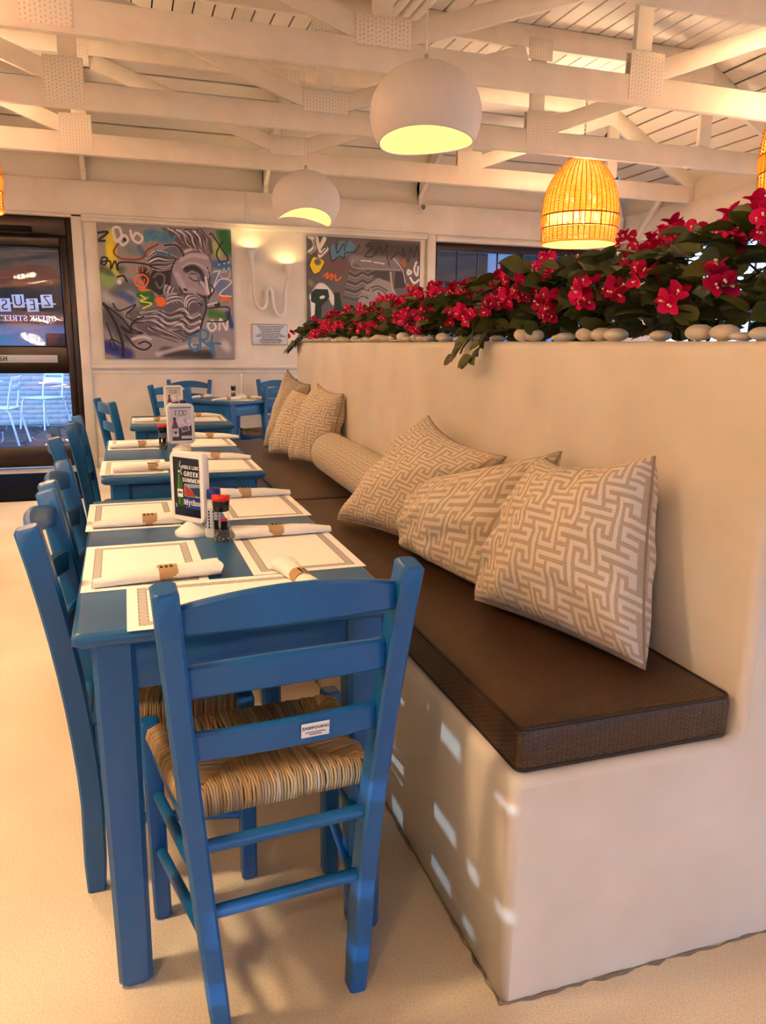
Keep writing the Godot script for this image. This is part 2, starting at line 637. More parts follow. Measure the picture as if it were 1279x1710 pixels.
func build_room() -> void:
	var f := MB.new()
	f.block(Vector3((XL + XR) / 2, -0.1, (ZW + ZB) / 2 - 0.05), Vector3(XR - XL + 0.4, 0.2, ZB - ZW + 0.5), 0.0005)
	struct(put("floor", f, M.floor))
	var wf := setting("wall_far")
	wall(wf, true, XL - 0.2, XR + 0.2, 2.94, ZW - 0.2, ZW, [[-1.95, -0.41, 0.0, 2.39], [3.31, 5.52, 0.95, 2.36]], M.white_paint)
	var wr := setting("wall_right")
	wall(wr, false, ZW, ZB, 2.94, XR, XR + 0.2, [[-7.55, -3.6, 0.95, 2.36], [-2.6, 2.2, 0.95, 2.36]], M.white_paint)
	# low slots of a pierced screen, through which the sun reaches the bench front
	var slots := []
	for q in [[-1.72, -1.655, 0.35, 0.42], [-1.63, -1.33, 0.387, 0.427], [-1.168, -1.09, 0.405, 0.42], [-1.785, -1.645, 0.13, 0.205], [-1.53, -1.34, 0.178, 0.213], [-1.276, -1.224, 0.165, 0.197], [-1.149, -1.086, 0.178, 0.203], [-1.805, -1.655, 0.01, 0.055], [-1.545, -1.357, 0.043, 0.074], [-1.289, -1.234, 0.032, 0.057]]:
		slots.append([q[0] + 3.757, q[1] + 3.801, q[2] + 0.410, q[3] + 0.415])
	var wl := setting("wall_left")
	wall(wl, false, ZW, ZB, 2.94, XL - 0.04, XL, slots, M.white_paint)
	var wb := setting("wall_back")
	wall(wb, true, XL - 0.2, XR + 0.2, 3.7, ZB, ZB + 0.2, [[-0.5, 4.6, 0.1, 2.35]], M.white_paint)
	# header band, rails and casings of the far wall
	var t1 := setting("trim_1")
	slab("header_board", t1, Vector3(XL, 2.42, ZW), Vector3(XR, 2.72, ZW + 0.07), M.white_paint, 0.006)
	slab("rail", t1, Vector3(-0.32, 2.365, ZW), Vector3(3.2, 2.42, ZW + 0.045), M.white_paint, 0.006)
	slab("rail", t1, Vector3(-0.32, 2.40, ZW), Vector3(3.2, 2.425, ZW + 0.085), M.white_paint, 0.006)
	var t2 := setting("trim_2")
	slab("chair_rail", t2, Vector3(-0.32, 0.985, ZW), Vector3(3.22, 1.02, ZW + 0.035), M.white_paint, 0.006)
	slab("chair_rail", t2, Vector3(-0.32, 0.935, ZW), Vector3(3.22, 0.955, ZW + 0.015), M.white_paint, 0.004)
	var t3 := setting("trim_3")
	slab("casing", t3, Vector3(-0.41, 0.0, ZW), Vector3(-0.315, 2.42, ZW + 0.05), M.white_paint, 0.008)
	slab("casing", t3, Vector3(3.2, 0.95, ZW), Vector3(3.30, 2.42, ZW + 0.05), M.white_paint, 0.008)
	slab("casing", t3, Vector3(-2.05, 2.39, ZW), Vector3(-0.315, 2.425, ZW + 0.05), M.white_paint, 0.008)
	slab("casing", t3, Vector3(3.30, 2.36, ZW), Vector3(5.6, 2.42, ZW + 0.04), M.white_paint, 0.008)
	var t4 := setting("trim_4")
	slab("header_board", t4, Vector3(XR - 0.07, 2.42, ZW + 0.07), Vector3(XR, 2.72, ZB), M.white_paint, 0.006)
	slab("casing", t4, Vector3(XR - 0.04, 2.36, ZW + 0.07), Vector3(XR, 2.42, ZB), M.white_paint, 0.006)
	var t5 := setting("baseboard_far")
	slab("board", t5, Vector3(-0.315, 0.0, ZW), Vector3(XR, 0.10, ZW + 0.02), M.white_paint, 0.004)
	# door: dark timber frame, two panes, a push bar between them
	var d := setting("door_1", "dark timber door with two glass panes and mirrored shop lettering")
	var z0 := ZW - 0.13
	var z1 := ZW - 0.03
	slab("frame_post", d, Vector3(-0.462, 0, z0 - 0.02), Vector3(-0.412, 2.388, z1 + 0.035), M.dark_wood, 0.006)
	slab("frame_post", d, Vector3(-1.948, 0, z0 - 0.02), Vector3(-1.90, 2.388, z1 + 0.035), M.dark_wood, 0.006)
	slab("frame_head", d, Vector3(-1.90, 2.225, z0 - 0.02), Vector3(-0.462, 2.388, z1 + 0.035), M.dark_wood, 0.006)
	slab("stile", d, Vector3(-0.530, 0.02, z0), Vector3(-0.466, 2.22, z1), M.dark_wood, 0.006)
	slab("stile", d, Vector3(-1.895, 0.02, z0), Vector3(-1.83, 2.22, z1), M.dark_wood, 0.006)
	slab("top_rail", d, Vector3(-1.83, 2.125, z0), Vector3(-0.530, 2.22, z1), M.dark_wood, 0.006)
	slab("middle_rail", d, Vector3(-1.83, 0.945, z0), Vector3(-0.530, 1.19, z1), M.dark_wood, 0.006)
	slab("bottom_rail", d, Vector3(-1.83, 0.02, z0), Vector3(-0.530, 0.222, z1), M.dark_wood, 0.006)
	slab("push_plate", d, Vector3(-1.70, 1.040, z1 - 0.002), Vector3(-0.625, 1.112, z1 + 0.004), M.label_grey, 0.001)
	text("lettering", "PUSH", 0.042, M.ink, d, Vector3(-1.145, 1.076, z1 + 0.0055))
	slab("door_closer", d, Vector3(-1.12, 2.24, z1 + 0.03), Vector3(-0.76, 2.29, z1 + 0.085), M.black, 0.006)
	slab("closer_arm", d, Vector3(-0.80, 2.205, z1 + 0.04), Vector3(-0.62, 2.22, z1 + 0.06), M.black, 0.003)
	slab("glass_pane", d, Vector3(-1.84, 1.18, z0 + 0.047), Vector3(-0.525, 2.135, z0 + 0.053), M.glass, 0.0005)
	slab("glass_pane", d, Vector3(-1.84, 0.212, z0 + 0.047), Vector3(-0.525, 0.955, z0 + 0.053), M.glass, 0.0005)
	slab("glazing_bead", d, Vector3(-0.545, 1.19, z0 + 0.054), Vector3(-0.529, 2.125, z0 + 0.075), M.black, 0.002)
	slab("glazing_bead", d, Vector3(-1.83, 1.185, z0 + 0.054), Vector3(-0.53, 1.20, z0 + 0.075), M.black, 0.002)
	slab("glazing_bead", d, Vector3(-1.83, 2.112, z0 + 0.054), Vector3(-0.53, 2.128, z0 + 0.075), M.black, 0.002)
	slab("glazing_bead", d, Vector3(-1.83, 0.936, z0 + 0.054), Vector3(-0.53, 0.948, z0 + 0.075), M.black, 0.002)
	# the shop's name on the outer face of the upper pane, so it reads backwards from in here
	var zs := z0 + 0.045
	var tiles := [["Z", -0.685, 1.622, 3.0], ["E", -0.815, 1.582, 3.0], ["U", -0.937, 1.617, 3.0], ["S", -1.060, 1.578, 3.0]]
	for t in tiles:
		var k := MB.new()
		k.block(Vector3.ZERO, Vector3(0.104, 0.122, 0.001), 0.0002)
		var o := put("letter_tile", k, M.sticker, d)
		o.transform = Transform3D(Basis(Vector3.BACK, deg_to_rad(t[3])), Vector3(t[1], t[2], zs))
		text("lettering", t[0], 0.090, M.ink, o, Vector3(0, 0, 0.0022), Basis(Vector3.UP, PI), "Droid Sans", false)
	for x in [-0.620, -0.750, -0.876, -0.998]:
		slab("lettering", d, Vector3(x - 0.014, 1.592, zs - 0.0005), Vector3(x + 0.014, 1.604, zs + 0.0005), M.sticker, 0.0002)
	text("lettering", "GREEK STREET FOOD", 0.050, M.sticker, d, Vector3(-0.985, 1.457, zs), Basis(Vector3.UP, PI), "Droid Serif")
	# windows
	var w1 := setting("window_1", "dark framed window with narrow grid panes in the far wall")
	window(w1, Vector3(3.31, 0.95, ZW - 0.16), Vector3(5.52, 2.36, ZW - 0.08), true, [0.0, 1.10, 2.21], 4)
	var w2 := setting("window_2", "dark framed window in the right wall above the flowers")
	window(w2, Vector3(XR + 0.08, 0.95, -7.55), Vector3(XR + 0.16, 2.36, -3.6), false, [0.0, 1.0, 2.0, 3.0, 3.95], 3)
	var w3 := setting("window_3")
	window(w3, Vector3(XR + 0.08, 0.95, -2.6), Vector3(XR + 0.16, 2.36, 2.2), false, [0.0, 1.6, 3.2, 4.8], 3)
	var w4 := setting("window_4")
	window(w4, Vector3(-0.5, 0.1, ZB + 0.08), Vector3(4.6, 2.35, ZB + 0.16), true, [0.0, 1.7, 3.4, 5.1], 2)

func window(o: Node3D, lo: Vector3, hi: Vector3, along_x: bool, sashes: Array, panes: int) -> void:
	var len := hi.x - lo.x if along_x else hi.z - lo.z
	var bx := func(called: String, a0: float, a1: float, y0: float, y1: float, ins: float, m: Material) -> void:
		if along_x:
			slab(called, o, Vector3(lo.x + a0, y0, lo.z + ins), Vector3(lo.x + a1, y1, hi.z - ins), m, 0.004)
		else:
			slab(called, o, Vector3(lo.x + ins, y0, lo.z + a0), Vector3(hi.x - ins, y1, lo.z + a1), m, 0.004)
	bx.call("window_frame", 0.0, len, hi.y - 0.085, hi.y, 0.0, M.dark_wood)
	bx.call("window_frame", 0.0, len, lo.y, lo.y + 0.07, 0.0, M.dark_wood)
	for i in sashes.size():
		var s: float = clampf(sashes[i], 0.035, len - 0.035)
		bx.call("window_frame", s - 0.034, s + 0.034, lo.y + 0.07, hi.y - 0.085, 0.0, M.dark_wood)
	for i in sashes.size() - 1:
		var s0: float = clampf(sashes[i], 0.035, len - 0.035) + 0.034
		var s1: float = clampf(sashes[i + 1], 0.035, len - 0.035) - 0.034
		for k in range(1, panes):
			var s := lerpf(s0, s1, float(k) / panes)
			bx.call("mullion", s - 0.008, s + 0.008, lo.y + 0.07, hi.y - 0.085, 0.028, M.dark_wood)
		bx.call("mullion", s0, s1, 1.93, 1.95, 0.028, M.dark_wood)
		bx.call("glass_pane", s0, s1, lo.y + 0.07, hi.y - 0.085, 0.0375, M.glass)

# ---------------------------------------------------------------- roof and trusses
const YE := 2.93     # where the sloped boards meet the walls
const YF := 3.58     # the flat boarded ceiling
const SL := 0.57

func build_roof() -> void:
	var c := setting("ceiling")
	var run := (YF - YE) / SL
	# backing above the boards, with thickness
	slab("backing", c, Vector3(XL + run - 0.05, YF + 0.03, ZW + run - 0.05), Vector3(XR - run + 0.05, YF + 0.12, ZB + 0.2), M.gap_dark)
	var prism := func(a: Vector3, b: Vector3, p: Vector3, q: Vector3) -> void:
		var k := MB.new()
		var n := (b - a).cross(q - a).normalized()
		if n.y < 0:
			n = -n
		var l0 := PackedVector3Array([a + n * 0.03, b + n * 0.03, p + n * 0.03, q + n * 0.03])
		var l1 := PackedVector3Array([a + n * 0.12, b + n * 0.12, p + n * 0.12, q + n * 0.12])
		k.loft([l0, l1])
		put("backing", k, M.gap_dark, c)
	var e := 0.25
	prism.call(Vector3(XR + e, YE - e * SL, ZW - e), Vector3(XR + e, YE - e * SL, ZB + 0.2), Vector3(XR - run, YF, ZB + 0.2), Vector3(XR - run, YF, ZW + run))
	prism.call(Vector3(XL - e, YE - e * SL, ZB + 0.2), Vector3(XL - e, YE - e * SL, ZW - e), Vector3(XL + run, YF, ZW + run), Vector3(XL + run, YF, ZB + 0.2))
	prism.call(Vector3(XL - e, YE - e * SL, ZW - e), Vector3(XR + e, YE - e * SL, ZW - e), Vector3(XR - run, YF, ZW + run), Vector3(XL + run, YF, ZW + run))
	# flat boards, run away from the viewer
	var w := 0.142
	var n := int((XR - XL - 2 * run) / w) + 1
	var z0 := ZW + run
	for i in n:
		var x := XL + run + (i + 0.5) * w
		if x > XR - run:
			break
		plank(c, Vector3(x, YF + 0.012, z0), Vector3(x, YF + 0.012, ZB), w - 0.011, Vector3.RIGHT, i)
	# sloped boards of the right and left sides
	var rows := int(sqrt(run * run + (YF - YE) * (YF - YE)) / w + 0.6)
	for i in rows:
		var t := (i + 0.5) / rows
		var x := XR - run * t
		var y := YE + (YF - YE) * t + 0.012
		plank(c, Vector3(x, y, ZW + run * t), Vector3(x, y, ZB), w - 0.011, Vector3(-1, SL, 0).normalized(), i + 3)
		x = XL + run * t
		plank(c, Vector3(x, y, ZW + run * t), Vector3(x, y, ZB), w - 0.011, Vector3(1, SL, 0).normalized(), i + 5)
		var z := ZW + run * t
		plank(c, Vector3(XL + run * t, y, z), Vector3(XR - run * t, y, z), w - 0.011, Vector3(0, SL, 1).normalized(), i + 7)
	# a short board closes each eave
	slab("eave_board", c, Vector3(XL, 2.72, ZW), Vector3(XR, 2.97, ZW + 0.012), M.plank_paint_aged)
	slab("eave_board", c, Vector3(XR - 0.012, 2.72, ZW), Vector3(XR, 2.97, ZB), M.plank_paint_aged)
	var zs := [-7.03, -5.72, -4.43, -3.20, -1.83, -0.53, 0.77, 2.07, 3.37]
	var first: Node3D = null
	var say := ["white roof truss closest to the far wall with the paintings", "white roof truss just in front of the wicker lamp, second from the far wall", "white roof truss behind the nearer white dome lamp", "white roof truss cut by the top of the picture", "white roof truss above the near chair", "white roof truss overhead", "white roof truss over the entrance side", "white roof truss by the back windows", "white roof truss next to the back wall"]
	for i in zs.size():
		if first == null:
			first = truss(zs[i], say[0])
		else:
			dup(first, Vector3(0, 0, zs[i]), 0, say[i], "white roof trusses")
	var v := thing("ceiling_vent", "ribbed white vent panel under the ceiling boards above the nearer dome lamp", "vent")
	for i in 4:
		var k := MB.new()
		k.box(Vector3(1.80 + i * 0.082, 3.46, -5.0 - 0.04 * (i % 2)), Vector3(0.070, 0.05, 1.1), 0.012, Basis(Vector3.BACK, 0.35))
		put("rib", k, M.beam_paint, v)
	var kv := MB.new()
	kv.box(Vector3(1.92, 3.50, -5.0), Vector3(0.34, 0.04, 1.0), 0.004)
	put("backing", kv, M.beam_paint, v)
	# jack rafters of the hipped end, from the wall plate up to the last truss
	for i in 3:
		var x: float = [-0.27, 1.44, 3.10][i]
		var t := thing("jack_rafter", ["short white rafter above the left painting", "short white rafter above the farther dome lamp", "short white rafter beside the security camera"][i], "rafter", Vector3(x, 0, 0), 0, "short rafters of the hipped end")
		var k := MB.new()
		k.bar(Vector3(0, 2.835, ZW + 0.02), Vector3(0, 3.47, -7.09), 0.045, 0.14, Vector3.UP, 0.003)
		put("rafter", k, M.beam_paint, t)
		k = MB.new()
		k.box(Vector3(0, 2.84, ZW + 0.05), Vector3(0.045, 0.24, 0.08), 0.003)
		put("bearing_block", k, M.beam_paint, t)

func plank(c: Node3D, a: Vector3, b: Vector3, w: float, side: Vector3, i: int) -> void:
	var k := MB.new()
	var d := (b - a).normalized()
	var up := side.cross(d).normalized()
	if up.y < 0:
		up = -up
	k.block((a + b) * 0.5, Vector3(w, 0.022, (b - a).length()), 0.004, Basis(side, up, side.cross(up)))
	put("plank", k, M.plank_paint if (i * 7) % 3 else M.plank_paint_aged, c)

var plate_mat: StandardMaterial3D
func truss(z: float, label: String) -> Node3D:
	if plate_mat == null:
		plate_mat = mat("nail_plate", Color(0.90, 0.875, 0.835), 0.5, 0.4)
		var hi := Image.create(64, 128, false, Image.FORMAT_RGB8)
		var ci := Image.create(64, 128, false, Image.FORMAT_RGB8)
		hi.fill(Color.WHITE)
		ci.fill(Color.WHITE)
		for cy in 8:
			for cx in 8:
				for y in 7:
					for x in 2:
						var px := cx * 8 + 2 + x
						var py := cy * 16 + 4 + y + (cx % 2) * 5
						hi.set_pixel(px, py, Color.BLACK)
						ci.set_pixel(px, py, Color(0.80, 0.77, 0.725))
		plate_mat.albedo_texture = ImageTexture.create_from_image(ci)
		bump(plate_mat, ImageTexture.create_from_image(hi), 0.08)
		plate_mat.uv1_triplanar = true
		plate_mat.uv1_scale = Vector3(5.5, 5.5, 5.5)
	var t := thing("roof_truss", label, "roof truss", Vector3(0, 0, z), 0, "white roof trusses")
	var th := 0.048
	var cx := (XL + XR) / 2
	var k := MB.new()
	k.box(Vector3(cx, 2.78, 0), Vector3(XR - XL - 0.02, 0.16, th), 0.004)
	put("bottom_chord", k, M.beam_paint, t)
	k = MB.new()
	k.box(Vector3(cx, 3.50, 0), Vector3(6.36, 0.152, th), 0.004)
	put("top_chord", k, M.beam_paint, t)
	for s in [-1.0, 1.0]:
		k = MB.new()
		k.bar(Vector3(cx + s * 3.12, 3.475, 0), Vector3(cx + s * 4.22, 2.875, 0), th, 0.15, Vector3.UP, 0.003)
		put("sloped_chord", k, M.beam_paint, t)
	for x in [-3.23, -1.675, 0.0, 1.665, 3.23]:
		k = MB.new()
		k.box(Vector3(cx + x, 3.14, -0.002), Vector3(0.115, 0.53, th - 0.006), 0.004)
		put("post", k, M.beam_paint, t)
	for s in [-1.0, 1.0]:
		k = MB.new()
		k.bar(Vector3(cx + s * 0.13, 2.90, 0.002), Vector3(cx + s * 1.55, 3.39, 0.002), th - 0.008, 0.115, Vector3.UP, 0.003)
		put("brace", k, M.beam_paint, t)
		k = MB.new()
		k.bar(Vector3(cx + s * 1.78, 2.90, 0.002), Vector3(cx + s * 3.14, 3.40, 0.002), th - 0.008, 0.115, Vector3.UP, 0.003)
		put("brace", k, M.beam_paint, t)
	for x in [-1.675, 1.665]:
		for zz in [th / 2 + 0.002, -th / 2 - 0.002]:
			k = MB.new()
			k.block(Vector3(cx + x + signf(x) * 0.03, 2.86, zz), Vector3(0.24, 0.27, 0.003), 0.0008)
			put("nail_plate", k, plate_mat, t)
	k = MB.new()
	k.block(Vector3(cx, 2.90, th / 2 + 0.002), Vector3(0.32, 0.15, 0.003), 0.0008)
	put("nail_plate", k, plate_mat, t)
	for x in [-3.15, -1.675, 0.0, 1.665, 3.15]:
		k = MB.new()
		k.block(Vector3(cx + x, 3.42, th / 2 + 0.002), Vector3(0.20, 0.15, 0.003), 0.0008)
		put("nail_plate", k, plate_mat, t)
	return t

# ---------------------------------------------------------------- outside, seen through the glass
func build_outside() -> void:
	var g := setting("ground_outside")
	slab("mortar_bed", g, Vector3(-9, -0.25, -20), Vector3(12, -0.03, ZW - 0.2), M.mortar)
	var r := RandomNumberGenerator.new()
	r.seed = 21
	var cols := 9
	var rows := 12
	var pt := []
	for j in rows + 1:
		for i in cols + 1:
			pt.append(Vector3(-2.9 + i * 0.42 + r.randf_range(-0.13, 0.13), -0.012, -8.5 - j * 0.36 + r.randf_range(-0.11, 0.11)))
	for j in rows:
		for i in cols:
			var l := [pt[j * (cols + 1) + i], pt[j * (cols + 1) + i + 1], pt[(j + 1) * (cols + 1) + i + 1], pt[(j + 1) * (cols + 1) + i]]
			var c: Vector3 = (l[0] + l[1] + l[2] + l[3]) / 4
			var a := PackedVector3Array()
			var b := PackedVector3Array()
			for p in l:
				a.append(p + (c - p).normalized() * 0.016 + Vector3(0, -0.03, 0))
				b.append(p + (c - p).normalized() * 0.024)
			var k := MB.new()
			k.loft([a, b])
			put("paving_stone", k, M.paving, g)
	var w := setting("wall_outside")
	slab("core", w, Vector3(-4, -0.02, -13.32), Vector3(2.2, 1.05, -13.025), M.mortar)
	var bm := MB.new()
	bm.block(Vector3.ZERO, Vector3(0.228, 0.068, 0.05), 0.005)
	var brick := bm.done()
	for j in 14:
		for i in 13:
			var o := obj("brick", brick, M.brick_white, w)
			o.position = Vector3(-3.0 + i * 0.233 + (j % 2) * 0.116, 0.034 + j * 0.0725, -13.045 + r.randf_range(-0.003, 0.003))
	slab("coping", w, Vector3(-4, 1.05, -13.35), Vector3(2.2, 1.09, -12.99), M.brick_white, 0.005)
	# shopfront across the way
	var b := thing("shopfront_building", "dark shopfront with a teal counter beyond the glass door", "building")
	slab("teal_panel", b, Vector3(-6, 0.0, -18.2), Vector3(2.4, 1.62, -18.0), M.teal, 0.01)
	slab("fascia", b, Vector3(-6, 1.62, -18.25), Vector3(2.4, 1.86, -17.9), M.brick_red, 0.01)
	slab("upper_wall", b, Vector3(-6, 1.86, -18.2), Vector3(2.4, 7.5, -18.0), M.facade_dark, 0.01)
	slab("counter_opening", b, Vector3(-1.55, 0.9, -18.0), Vector3(-1.15, 1.42, -17.97), M.facade_dark, 0.01)
	for i in 4:
		slab("awning_rib", b, Vector3(-6, 2.5 + i * 0.28, -18.0), Vector3(2.4, 2.52 + i * 0.28, -17.96), M.brick_red, 0.004)
	b = thing("neighbour_building", "grey rendered building seen through the far window panes", "building")
	slab("wall", b, Vector3(2.6, 0, -14.2), Vector3(10, 7.0, -13.8), M.facade_grey, 0.01)
	for i in 3:
		slab("window", b, Vector3(3.8 + i * 1.7, 2.0, -13.82), Vector3(4.9 + i * 1.7, 3.0, -13.77), M.facade_dark, 0.01)
	b = thing("blue_shop_sign", "bright blue shop sign glimpsed through the right window among the leaves", "sign", Vector3(7.4, 0, -6.9))
	slab("board", b, Vector3(-0.04, 1.75, -0.8), Vector3(0.04, 2.32, 0.8), M.sky_blue_sign, 0.01)
	slab("post", b, Vector3(-0.04, 0.0, -0.06), Vector3(0.04, 1.75, 0.06), M.facade_grey, 0.004)
	slab("ground_strip", g, Vector3(XR + 0.2, -0.25, ZW - 0.2), Vector3(12, -0.03, ZB + 3), M.mortar)
	slab("ground_strip", g, Vector3(-9, -0.25, ZW - 0.2), Vector3(XL - 0.2, -0.03, ZB + 3), M.mortar)
	slab("ground_strip", g, Vector3(XL - 0.2, -0.25, ZB + 0.2), Vector3(XR + 0.2, -0.03, ZB + 6), M.mortar)
	# white metal terrace furniture
	var c := thing("metal_chair", "white metal terrace chair at the left edge of the door glass", "chair", Vector3(-1.52, -0.012, -10.55), 80, "white metal chairs outside")
	metal_chair(c)
	dup(c, Vector3(-1.17, -0.012, -12.40), 140, "white metal terrace chair against the white brick wall outside", "white metal chairs outside")
	var t := thing("metal_table", "white round terrace table outside between the metal chairs", "table", Vector3(-1.95, -0.012, -11.75))
	var k := MB.new()
	k.lathe([Vector2(0.02, 0.70), Vector2(0.35, 0.70), Vector2(0.355, 0.71), Vector2(0.35, 0.72), Vector2(0.02, 0.722)], Vector3.ZERO, 28)
	put("tabletop", k, M.white_metal, t)
	k = MB.new()
	k.tube([Vector3(0, 0.02, 0), Vector3(0, 0.7, 0)], 0.03, 10)
	put("column", k, M.white_metal, t)
	k = MB.new()
	k.lathe([Vector2(0.23, 0.0), Vector2(0.23, 0.012), Vector2(0.05, 0.035), Vector2(0.03, 0.06)], Vector3.ZERO, 24)
	put("base", k, M.white_metal, t)

func metal_chair(c: Node3D) -> void:
	var k := MB.new()
	k.box(Vector3(0, 0.45, 0), Vector3(0.42, 0.018, 0.42), 0.006)
	put("seat", k, M.white_metal, c)
	for s in [-1.0, 1.0]:
		k = MB.new()
		k.tube([Vector3(s * 0.19, 0.44, -0.17), Vector3(s * 0.20, 0.40, -0.20), Vector3(s * 0.23, 0.0, -0.25)], 0.0125, 8)
		put("leg", k, M.white_metal, c)
		k = MB.new()
		k.tube([Vector3(s * 0.19, 0.44, 0.15), Vector3(s * 0.20, 0.40, 0.19), Vector3(s * 0.23, 0.0, 0.28)], 0.0125, 8)
		put("leg", k, M.white_metal, c)
		k = MB.new()
		k.tube([Vector3(s * 0.185, 0.45, 0.17), Vector3(s * 0.185, 0.62, 0.20), Vector3(s * 0.165, 0.84, 0.25)], 0.0125, 8)
		put("back_post", k, M.white_metal, c)
	for y in [0.70, 0.80]:
		k = MB.new()
		k.box(Vector3(0, y, 0.218 + (y - 0.7) * 0.22), Vector3(0.34, 0.07, 0.008), 0.002)
		put("slat", k, M.white_metal, c)

# ---------------------------------------------------------------- bench with planter
func build_bench() -> void:
	var b := thing("plaster_bench", "long cream plaster bench with a tall planter wall as its back", "bench", Vector3.ZERO)
	var prof := PackedVector2Array([Vector2(0.615, 0.0), Vector2(0.615, 0.44), Vector2(0.6175, 0.458), Vector2(0.626, 0.470), Vector2(0.642, 0.475), Vector2(1.085, 0.475), Vector2(1.103, 0.479), Vector2(1.112, 0.489), Vector2(1.115, 0.505), Vector2(1.115, 1.225), Vector2(1.118, 1.239), Vector2(1.126, 1.247), Vector2(1.14, 1.25), Vector2(1.185, 1.25), Vector2(1.185, 1.19), Vector2(1.70, 1.19), Vector2(1.70, 1.25), Vector2(1.76, 1.25), Vector2(1.76, 0.0)])
	var inset := func(d: float, z: float) -> PackedVector3Array:
		var l := PackedVector3Array()
		var n := prof.size()
		for i in n:
			var p := prof[i]
			if d > 0.0:
				var e0 := (prof[i] - prof[posmod(i - 1, n)]).normalized()
				var e1 := (prof[(i + 1) % n] - prof[i]).normalized()
				var nn := Vector2(e0.y, -e0.x) + Vector2(e1.y, -e1.x)
				nn = nn.normalized()
				p += nn * d
			l.append(Vector3(p.x, 0.0 if prof[i].y < 0.001 else p.y, z))
		return l
	var ls := []
	for q in [[0.020, -1.1035], [0.0118, -1.106], [0.0055, -1.111], [0.0015, -1.118], [0.0, -1.126], [0.0, -5.25], [0.0015, -5.262], [0.006, -5.268], [0.02, -5.27]]:
		ls.append(inset.call(q[0], q[1]))
	var k := MB.new()
	k.loft(ls, false, false)
	for e in [0, ls.size() - 1]:
		var idx := Geometry2D.triangulate_polygon(prof)
		for i in idx.size() / 3:
			k.poly(PackedVector3Array([ls[e][idx[3 * i]], ls[e][idx[3 * i + 1]], ls[e][idx[3 * i + 2]]]), Vector3(0, 0, 1 if e == 0 else -1))
	put("body", k, M.plaster, b)
	k = MB.new()
	k.box(Vector3(0.865, 0.2375, -5.42), Vector3(0.50, 0.475, 0.36), 0.02)
	put("far_end", k, M.plaster, b)
	slab("soil", b, Vector3(1.186, 1.19, -5.2), Vector3(1.699, 1.225, -1.15), M.soil)
	# the rough line of mortar where the plaster meets the floor
	k = MB.new()
	var rr := RandomNumberGenerator.new()
	rr.seed = 31
	var line := []
	for i in 150:
		line.append(Vector3(0.613 + rr.randf_range(-0.004, 0.003), 0.001, -5.2 + 4.095 * i / 149.0))
	for i in 44:
		line.append(Vector3(0.628 + 1.12 * i / 43.0, 0.001, -1.1015 + rr.randf_range(-0.004, 0.004)))
	var rad := []
	for i in line.size():
		rad.append(rr.randf_range(0.0012, 0.0055))
	k.tube(line, rad, 6)
	put("base_joint", k, mat("grime", Color(0.52, 0.47, 0.40), 0.9, 0.2), b)
	# seat pads
	var pads := [[-1.118, -3.272, "near brown woven seat pad with rounded piping on the plaster bench"], [-3.282, -5.52, "far brown woven seat pad on the plaster bench under the cylinder bolster"]]
	for p in pads:
		var z0: float = p[0]
		var z1: float = p[1]
		var t := thing("seat_pad", p[2], "seat cushion", Vector3(0.868, 0.476, (z0 + z1) / 2), 0, "brown woven seat pads")
		var hx := 0.237
		var hz: float = (z0 - z1) / 2
		k = MB.new()
		var lo := []
		for q in [[0.0, 0.012], [0.004, 0.003], [0.012, 0.0], [0.075, 0.0], [0.084, 0.003], [0.088, 0.010], [0.0925, 0.05], [0.0945, 0.11]]:
			lo.append(pad_loop(hx - q[1], hz - q[1], maxf(0.019 - q[1], 0.005), q[0]))
		k.loft(lo, false)
		put("cover", k, M.weave, t)
		for y in [0.006, 0.086]:
			k = MB.new()
			var l := pad_loop(hx + 0.001 - (0.006 if y > 0.05 else 0.004), hz + 0.001 - (0.006 if y > 0.05 else 0.004), 0.017, y)
			var pts := Array(l)
			pts.append(l[0])
			k.tube(pts, 0.0042, 6, false)
			put("piping", k, M.weave_piping, t)

func pad_loop(hx: float, hz: float, r: float, y: float) -> PackedVector3Array:
	var l := PackedVector3Array()
	for c in [[1, 1, 0], [-1, 1, 1], [-1, -1, 2], [1, -1, 3]]:
		for i in 5:
			var a: float = (c[2] + i / 4.0) * PI / 2
			l.append(Vector3(c[0] * (hx - r) + cos(a) * r, y, c[1] * (hz - r) + sin(a) * r))
	return l

